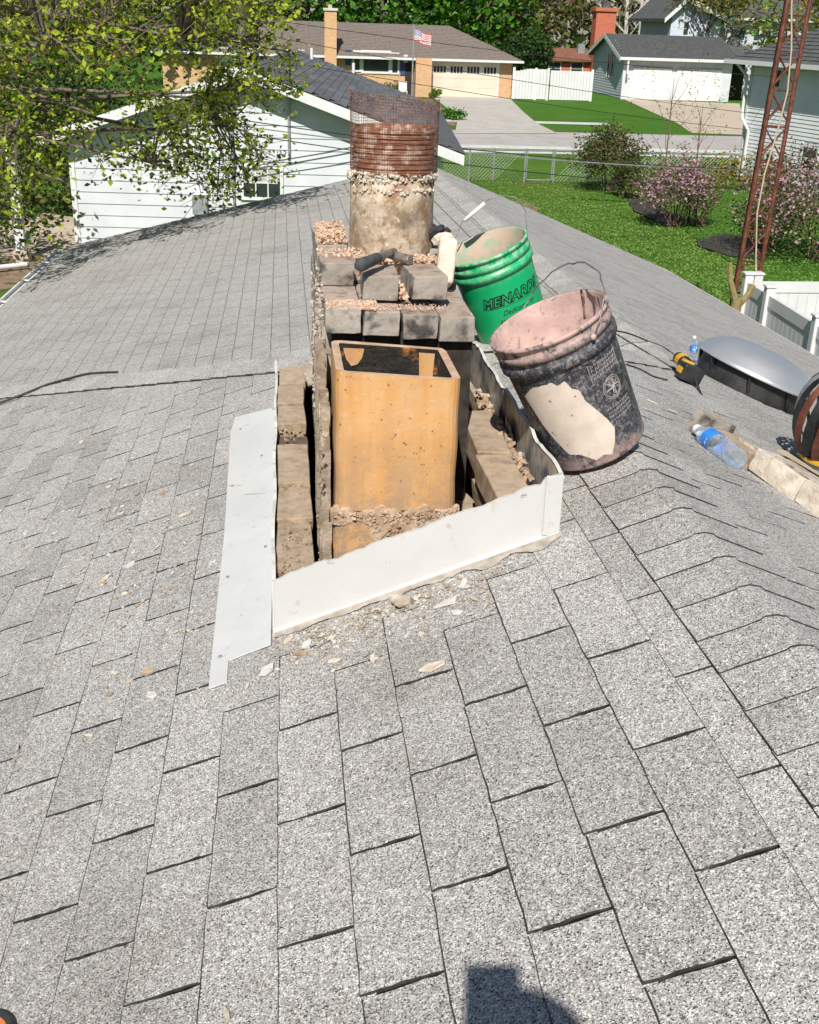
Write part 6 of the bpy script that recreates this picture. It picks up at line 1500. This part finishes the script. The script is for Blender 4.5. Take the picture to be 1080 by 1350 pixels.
q0, q1, q2 = PG(986, 371, FT), PG(1001, 388, FT), PG(1078, 428, FT); dd_ = (q2 - q0); dd_.z = 0; l1, l2 = (q1 - q0).length, dd_.length; dd_.normalize(); qe = q0 + dd_ * (l2 + 2 * (l2 - l1))
print('fence', q0, q1, q2)
fence_run((q0.x, q0.y), (qe.x, qe.y), 2.1, [0, l1, l2, l2 + (l2 - l1), l2 + 2 * (l2 - l1)])
q3 = PG(1080, 371.5, FT); d3_ = (q3 - q0).normalized(); fence_run((q0.x + .14, q0.y), (q0.x + d3_.x * 8, q0.y + d3_.y * 8), 2.05)
# ---- chain link fence and gate
cf = Thing('chain_link_fence', 'low galvanised chain link fence with a gate across the lawn', 'fence', PG(690, 240))
yc = PG(690, 240).y
def xg(px): return P(px, 238, yc).x
posts = [618, 650, 691, 729, 775, 830, 900, 960]
for q in posts: mb = MB(); mb.tube([(xg(q), yc, G), (xg(q), yc, G + 1.15)], .035, 8); cf.part('post', mb, 'chain')
mb = MB(); mb.tube([(xg(560), yc, G + 1.10), (xg(691) - .05, yc, G + 1.10)], .022, 6); mb.tube([(xg(729), yc, G + 1.10), (xg(975), yc, G + 1.10)], .022, 6); cf.part('top_rail', mb, 'chain')
mb = MB(); s_ = .14
def mesh_run(xa, xb, z0, z1, step=.13):
    n = int((xb - xa) / step)
    for i in range(-8, n):
        for sgn in (1, -1):
            x0_ = xa + i * step; h_ = z1 - z0
            pa = Vector((x0_ if sgn > 0 else x0_ + h_, yc, z0)); pb = Vector((x0_ + h_ if sgn > 0 else x0_, yc, z1))
            if min(pa.x, pb.x) < xa - .01 or max(pa.x, pb.x) > xb: continue
            mb.tube([pa, pb], 0.003, 3, cap=False)
mesh_run(xg(560), xg(691), G + .05, G + 1.08); mesh_run(xg(729), xg(975), G + .05, G + 1.08); mesh_run(xg(691) + .08, xg(729) - .08, G + .08, G + 1.05); cf.part('wire_netting', mb, 'link', kind='stuff')
mb = MB(); gx0_, gx1_ = xg(691) + .07, xg(729) - .07
for z in (.08, 1.08): mb.tube([(gx0_, yc, G + z), (gx1_, yc, G + z)], .022, 6)
for xx in (gx0_, gx1_): mb.tube([(xx, yc, G + .08), (xx, yc, G + 1.08)], .022, 6)
cf.part('gate_frame', mb, 'chain')
# ---- overhead wires, strung between a pole on the left and the right
wires = [((316, 158), 26, (1200, 228), 30, .012, 'rubber', 'thick black overhead wire crossing just above the chain link gate'),
         ((316, 166), 26, (1200, 226), 30, .014, 'chain', 'pale grey overhead wire running under the thick black one'),
         ((316, 176), 26, (1200, 256), 30, .012, 'rubber', 'lowest black overhead wire crossing the dark round shrub'),
         ((316, 40), 34, (1200, 170), 44, .010, 'rubber', 'thin black wire crossing the brown hip roof below the flag'),
         ((316, 20), 34, (1200, 110), 44, .010, 'rubber', 'topmost thin black wire crossing the brown hip roof'),
         ((316, 70), 34, (1200, 190), 44, .010, 'rubber', 'thin black wire crossing the cream garage door')]
for (p0, Y0_, p1_, Y1_, r, mt_, lb) in wires:
    a, b = P(*p0, Y0_), P(*p1_, Y1_); mb = MB(); mb.tube([a.lerp(b, t / 24) - Vector((0, 0, 1.2 * (t / 24) * (1 - t / 24))) for t in range(25)], r, 5, cap=False); single('overhead_wire', mb, mt_, lb, 'wire', a, group='overhead wires')
up = P(320, 100, 34); mb = MB(); mb.tube([(up.x, 34, G), (up.x, 34, P(320, -80, 34).z)], [.16, .12], 12); mb.box((up.x - 1, 33.8, P(320, -70, 34).z), (up.x + 1, 33.95, P(320, -76, 34).z)); single('utility_pole', mb, 'bark', 'dark wooden utility pole behind the leafy branches', 'pole', (up.x, 34, G))
#@@PLANTS
# ================================================================== plants
def branch(mb, p, d, L, r, depth, rd, tips, droop=.0, spread=.6, kids=3):
    pts = [p]; rr = [r]; n = 4; q = p.copy(); dd = d.copy()
    for i in range(n):
        dd = (dd + Vector((rd.gauss(0, .13), rd.gauss(0, .13), rd.gauss(0, .10) - droop))).normalized(); q = q + dd * (L / n); pts.append(q.copy()); rr.append(r * (1 - .55 * (i + 1) / n))
    mb.tube(pts, rr, 6 if r > .02 else 4, cap=False)
    if depth == 0: tips.append(q); tips.append(pts[2]); return
    for k in range(kids):
        t = rd.choice((2, 3, 4)); a = (dd + Vector((rd.gauss(0, spread), rd.gauss(0, spread), rd.gauss(.05, spread * .8)))).normalized(); branch(mb, pts[t], a, L * rd.uniform(.55, .8), rr[t] * .62, depth - 1, rd, tips, droop, spread, kids)
def tree(name, label, base, h, w, mats, seed, leaf=.35, n=55, cl=22, trunk='bark', cat='tree', group=None, low=.25, spread=None):
    rd = random.Random(seed); base = Vector(base); t = Thing(name, label, cat, base, group=group)
    mb = MB(); tips = []; mb.tube([base, base + Vector((rd.uniform(-.2, .2), 0, h * .35)), base + Vector((rd.uniform(-.4, .4), 0, h * .75))], [h * .022, h * .017, h * .006], 8)
    for k in range(7):
        a = rd.uniform(0, 6.28); z = h * (.25 + .07 * k); branch(mb, base + Vector((0, 0, z)), Vector((math.cos(a), math.sin(a), .7)).normalized(), w * .42, h * .008, 2, rd, tips, kids=3)
    t.part('trunk', mb, trunk)
    C = []
    for k in range(n):
        u = rd.gauss(0, 1), rd.gauss(0, 1), rd.gauss(0, 1); l = math.sqrt(sum(x * x for x in u)) or 1; q = rd.uniform(.45, 1) ** .6
        x, y, z = u[0] / l * q, u[1] / l * q, u[2] / l * q
        fl = 1 + .18 * math.sin(5 * math.atan2(y, x) + seed)
        C.append((x * w / 2 * fl, y * w / 2 * fl, h * low + (h * (1 - low)) * (.5 + .5 * z)))
    me = leaf_mesh('crown', C, cl, leaf, spread or w * .075, seed, mats); o = newobj('crown', me, t.root, Matrix.Translation(base)); return t
def tp(px, Y): p = P(px, 40, Y); return (p.x, Y, G)
TR = [('leafy_tree', 'broad bright green tree behind the brown hip roof', 610, 122, 17, 15, ['leafb', 'leafb', 'leafd'], .62),
      ('leafy_tree', 'dark green tree behind the chimney of the brick house', 505, 120, 15, 14, ['leafd', 'leafb'], .6),
      ('leafy_tree', 'deep green tree at the left end of the brick house', 400, 126, 16, 14, ['leafd'], .6),
      ('leafy_tree', 'olive tree between the bright green tree and the red chimney', 700, 128, 14, 11, ['leafo', 'leafo', 'leafr'], .5),
      ('budding_tree', 'brown budding tree left of the red brick chimney', 745, 132, 15, 10, ['leafr', 'leafo'], .34),
      ('budding_tree', 'brown budding tree right of the red brick chimney', 850, 134, 16, 12, ['leafr', 'leafr', 'leafo'], .34),
      ('budding_tree', 'reddish brown budding tree behind the blue gable', 890, 138, 16, 12, ['leafr'], .34),
      ('conifer', 'small dark conifer left of the rust brown roof', 672, 104, 4.2, 2.2, ['leafd'], .26),
      ('conifer', 'small dark green conifer next to the rust brown roof', 703, 103, 4.8, 3.6, ['leafd'], .26),
      ('golden_tree', 'golden green tree overhanging the white two storey house', 935, 88, 10.2, 6.5, ['leafg', 'leafo'], .26),
      ('golden_tree', 'yellow green tree behind the lattice tower', 1050, 96, 13, 10, ['leafg', 'leafo', 'leafb'], .34),
      ('leafy_tree', 'dark green tree behind the yellow one at the right edge', 1090, 125, 15, 12, ['leafd', 'leafo'], .5),
      ('maroon_tree', 'small tree with deep maroon leaves at the upper left', 85, 52, 7.4, 7.5, ['leafm', 'leafm', 'leafd'], .22),
      ('leafy_tree', 'dark tree standing behind the maroon one at the upper left', 10, 74, 13, 12, ['leafd', 'leafo'], .42),
      ('leafy_tree', 'dark green tree behind the leafy branches near the utility pole', 230, 92, 14, 12, ['leafd', 'leafo'], .45)]
for i, (nm, lb, px, Y, h, w, ms, lf) in enumerate(TR):
    big = Y > 80; bare = 'budding' in nm
    if nm == 'golden_tree' and px == 935: low = .62
    else: low = .1
    if px == 935: Y = YG + dG + .45
    tree(nm, lb, tp(px, Y), h, w, ms, 40 + i, leaf=lf, n=90 if big else 80, cl=(16 if bare else 34), trunk='barkw' if bare else 'bark', low=low, group='trees behind the houses' if i < 7 or i > 10 else None)
mb = MB(); rd = random.Random(77); C = []
for k in range(1500): C.append((rd.uniform(-130, 190), rd.uniform(150, 175), G + rd.uniform(0, 17) * (1 - .25 * rd.random())))
me = leaf_mesh('far_wood', C, 12, 1.5, 1.5, 9, ['leafo', 'leafd', 'leafr', 'leafd']); o = newobj('far_wood', me, None, I4); tag(o, 'far wood closing the view behind all the houses', 'wood', kind='stuff')
for i, (px, Y) in enumerate(((823, 118), (842, 122))):
    base = Vector(tp(px, Y)); rd = random.Random(i + 60); mb = MB(); tips = []; t = Thing('bare_tree', 'leafless pale barked tree %s the red chimney' % ('just right of', 'farther right of')[i], 'tree', base)
    mb.tube([base, base + Vector((.2, 0, 5)), base + Vector((-.2, 0, 12))], [.28, .2, .08], 8)
    for k in range(9): a = rd.uniform(0, 6.28); branch(mb, base + Vector((0, 0, 3 + k * .9)), Vector((math.cos(a), math.sin(a), 1.1)).normalized(), 3.2, .10, 3, rd, tips, kids=3)
    t.part('trunk', mb, 'barkw')
# shrubs in the garden
def shrub(name, label, px, py, w, h, mats, seed, leaf, n=46, cl=70, depth=None, ztw=True, dens=.09, twig='barkb'):
    b = PG(px, py); rd = random.Random(seed); t = Thing(name, label, 'shrub', b); mb = MB(); tips = []
    for k in range(9): a = rd.uniform(0, 6.28); branch(mb, b + Vector((rd.uniform(-.2, .2), rd.uniform(-.2, .2), 0)), Vector((math.cos(a) * .5, math.sin(a) * .5, 1)).normalized(), h * .5, .025, 2, rd, tips)
    t.part('stems', mb, twig)
    C = []
    for k in range(n):
        a = rd.uniform(0, 6.28); e = rd.uniform(-.15, 1); q = rd.uniform(.55, 1); r_x = math.sqrt(max(0, 1 - max(0, e) ** 2.2)) * q; C.append((math.cos(a) * r_x * w / 2, math.sin(a) * r_x * (depth or w) / 2, h * (.42 + .5 * e * q)))
    me = leaf_mesh('foliage', C, cl, leaf, w * dens, seed, mats); newobj('foliage', me, t.root, Matrix.Translation(b)); return t
shrub('round_shrub', 'dark olive round shrub behind the overhead wires', 800, 252, 2.35, 2.25, ['leafo', 'leafd', 'leafr'], 3, .085, n=80, cl=60)
shrub('round_shrub', 'low dark shrub part in front of the pink blossom shrub', 826, 262, 1.3, 1.3, ['leafd', 'leafo'], 4, .08, n=26, cl=60)
shrub('flowering_shrub', 'pink blossom shrub right of the dark olive one', 886, 300, 2.1, 2.1, ['pinkf', 'pinkf', 'leafr', 'leafo'], 5, .070, n=85, cl=56)
shrub('flowering_shrub', 'large pink blossom shrub at the right edge behind the lattice tower', 1072, 345, 3.6, 2.9, ['pinkf', 'pinkf', 'leafr', 'leafo', 'leafd'], 6, .070, n=150, cl=56)
shrub('young_shrub', 'thin green shrub around the young staked tree', 925, 300, 1.5, 1.9, ['leafo', 'leafb'], 7, .06, n=30, cl=26)
shrub('young_shrub', 'straggly green shrub under the lattice tower', 1010, 330, 2.0, 1.5, ['leafo', 'leafd'], 8, .07, n=34, cl=40)
shrub('flower_clump', 'yellow and orange flowers before the sided house', 985, 250, 3.4, 1.0, ['yfl', 'leafo', 'yfl'], 9, .09, n=50, cl=36, depth=1.5)
shrub('flower_clump', 'low orange and green plants right of the yellow flowers', 1065, 246, 3.4, 1.3, ['yfl', 'leafo', 'leafd'], 10, .09, n=44, cl=36, depth=1.5)
shrub('foundation_shrub', 'small green bush by the corner of the cream garage', 574, 129, 1.0, .6, ['leafb', 'leafo'], 11, .14, n=16, cl=24)
shrub('foundation_shrub', 'round green bush at the end of the flower border beside the driveway', 598, 158, 1.3, .6, ['leafb', 'leafd'], 12, .14, n=20, cl=30)
shrub('foundation_shrub', 'small green bush below the big window of the brick house', 515, 126, 1.5, 1.0, ['leafb', 'leafd'], 15, .14, n=16, cl=24)
sheet('flower_border', [gp(552, 132), gp(567, 130), gp(602, 157), gp(600, 167), gp(575, 160)], 'dirt', .02, 'brown flower border beside the driveway')
def thin_tree(label, px, py, h, seed, stake=False):
    b = PG(px, py); rd = random.Random(seed); t = Thing('young_tree', label, 'tree', b); mb = MB(); tips = []
    mb.tube([b, b + Vector((.03, 0, h * .5)), b + Vector((0, 0, h))], [.03, .02, .006], 6)
    for k in range(8): a = rd.uniform(0, 6.28); branch(mb, b + Vector((0, 0, h * (.35 + .07 * k))), Vector((math.cos(a) * .5, math.sin(a) * .5, 1)).normalized(), h * .28, .010, 2, rd, tips, kids=2)
    t.part('trunk', mb, 'barkb'); me = leaf_mesh('buds', [tuple(q - b) for q in tips], 3, .05, .05, seed, ['leafo', 'leafr']); o = newobj('buds', me, t.root, Matrix.Translation(b)); o['kind'] = 'stuff'
    if stake:
        for s in (-.09, .09): m2 = MB(); m2.tube([b + Vector((s, -.05, 0)), b + Vector((s, -.05, 1.5))], .028, 6); t.part('stake', m2, 'stake')
thin_tree('thin young tree between two wooden stakes on the lawn', 907, 296, 3.3, 5, True)
thin_tree('thin leafless sapling rising above the pink blossom shrub', 868, 285, 3.9, 6)
# pruned mossy stub beside the tower
b = Vector((6.28, 15.2, G)); t = Thing('pruned_tree', 'short pruned mossy tree trunk between tower and white fence', 'tree', b); mb = MB()
zt_ = 1.75
mb.tube([b, b + Vector((.03, 0, 1.0)), b + Vector((.06, 0, zt_))], [.10, .085, .075], 10)
mb.tube([b + Vector((.06, 0, zt_ - .1)), b + Vector((-.08, 0, zt_ + .25)), b + Vector((-.12, 0, zt_ + .5))], [.055, .04, .03], 8); mb.tube([b + Vector((.06, 0, zt_ - .12)), b + Vector((.2, 0, zt_ + .05)), b + Vector((.26, 0, zt_ + .20))], [.055, .045, .04], 8); mb.tube([b + Vector((.03, 0, zt_ - .4)), b + Vector((-.2, 0, zt_ - .3))], .02, 6)
t.part('trunk', mb, 'barkm')
# ---- leafy tree at the left, its branches hanging into the picture
TBs = Vector((-9.5, 13.5, G)); rd = random.Random(14)
tt = Thing('leafy_tree', 'spring leafed tree reaching its branches over the left roof corner', 'tree', TBs)
mb = MB(); tips = []
mb.tube([TBs, TBs + Vector((.2, 0, 2.2)), TBs + Vector((.6, .3, 5.0)), TBs + Vector((.9, .4, 8))], [.30, .24, .17, .08], 12)
mains = []
def bez(p0, p1_, p2_, n=10): return [p0 * (1 - t) ** 2 + p1_ * 2 * t * (1 - t) + p2_ * t * t for t in [i / n for i in range(n + 1)]]
ends = [((385, 118), 17), ((330, 60), 15), ((360, 20), 18), ((240, 50), 13), ((270, 130), 14.5), ((200, 215), 14), ((300, 165), 16), ((120, 150), 12.5), ((60, 60), 12), ((90, 240), 13), ((330, 200), 16.5), ((150, 10), 14), ((20, 170), 12), ((30, 290), 13.5), ((280, -40), 16), ((100, -80), 14), ((-60, 200), 13), ((-80, -40), 13)]
for (pq, Y) in ends:
    e = P(pq[0], pq[1], Y); s = TBs + Vector((.5, .25, rd.uniform(2.6, 6.0))); c_ = s.lerp(e, .5) + Vector((0, 0, rd.uniform(.2, .8))); pts = bez(s, c_, e); mains.append(pts); mb.tube(pts, [.075 * (1 - .86 * i / 10) for i in range(11)], 7, cap=False)
def inpoly(x, y, poly):
    c = False; n = len(poly)
    for i in range(n):
        (x1_, y1_), (x2_, y2_) = poly[i], poly[(i + 1) % n]
        if (y1_ > y) != (y2_ > y) and x < (x2_ - x1_) * (y - y1_) / (y2_ - y1_) + x1_: c = not c
    return c
dense = [(-120, -160), (330, -160), (395, -40), (392, 20), (385, 70), (340, 66), (300, 52), (255, 66), (205, 74), (160, 96), (125, 126), (105, 180), (72, 245), (20, 305), (-120, 340)]
sparse = [(180, 165), (215, 120), (250, 110), (300, 70), (345, 85), (398, 80), (400, 118), (345, 128), (335, 160), (365, 240), (335, 232), (265, 275), (235, 245), (215, 205), (140, 230), (120, 215), (150, 188)]
# many clusters, each hung from the nearest main branch
pool = [(m_, i) for m_ in mains for i in range(3, 11)]
Cl = []
def cluster(px, py, Y):
    c = P(px, py, Y); best = min(pool, key=lambda k: (k[0][k[1]] - c).length); s = best[0][best[1]]
    if (s - c).length > 2.6: return
    mid = s.lerp(c, .55) + Vector((rd.gauss(0, .08), rd.gauss(0, .08), rd.uniform(.0, .15))); mb.tube([s, mid, c], [.014, .009, .004], 4, cap=False)
    for t in (.45, .75, 1.0): Cl.append(tuple((s.lerp(mid, t * 2) if t < .5 else mid.lerp(c, (t - .5) * 2)) - TBs))
    for k in range(3): q = c + Vector((rd.gauss(0, .22), rd.gauss(0, .22), rd.gauss(0, .16))); mb.tube([c.lerp(mid, .3), q], [.005, .002], 3, cap=False); Cl.append(tuple(q - TBs))
k = 0
while k < 450:
    px, py = rd.uniform(-120, 395), rd.uniform(-160, 360)
    if inpoly(px, py, dense):
        # leave clearings where the photo shows what lies behind
        if 20 < px < 210 and 78 < py < 118 and rd.random() < .72: k += 1; continue
        if 40 < px < 215 and 120 < py < 190 and rd.random() < .55: k += 1; continue
        if 60 < px < 150 and 20 < py < 60 and rd.random() < .5: k += 1; continue
        cluster(px, py, rd.uniform(11.5, 17)); k += 1
k = 0
while k < 95:
    px, py = rd.uniform(110, 400), rd.uniform(60, 280)
    if inpoly(px, py, sparse): cluster(px, py, rd.uniform(13.5, 17)); k += 1
# strands over the far roof corner, out of the picture to the left, which dapple the shingles
for _ in range(60): c = Vector((rd.uniform(-5.2, -2.6), rd.uniform(11.0, 13.2), rd.uniform(-.4, 1.0))); 
tt.part('trunk', mb, 'bark')
me = leaf_mesh('crown', Cl, 8, .056, .080, 31, ['leafy', 'leafy', 'leafy', 'leafy', 'leafo', 'leafd'], jit=.5, normal_up=.4); newobj('crown', me, tt.root, Matrix.Translation(TBs))
# dark undergrowth beyond the patio
shrub('hedge', 'dark shaded hedge behind the porch posts at the left', 38, 283, 7.5, 3.9, ['leafd', 'leafd', 'leafo'], 16, .13, n=210, cl=60, depth=2.0)
shrub('hedge', 'dark shaded shrub in the lower left corner of the garden', -40, 340, 4.0, 2.0, ['leafd', 'leafo'], 17, .12, n=60, cl=50)
# grass tufts on the near lawn
rg = np.random.default_rng(4)
pts = []
while len(pts) < 4200:
    px, py = rg.uniform(600, 1090), rg.uniform(228, 430); q = PG(px, py)
    if q.y > 42 or q.x < 5.8: continue
    pts.append((q.x, q.y, G + .03))
me = leaf_mesh('grass', pts, 9, .045, np.array([.2, .2, .012]), 12, ['blade'], normal_up=0); o = newobj('grass', me, None, I4); tag(o, 'blades of grass standing up from the mown lawn', 'grass', kind='stuff')
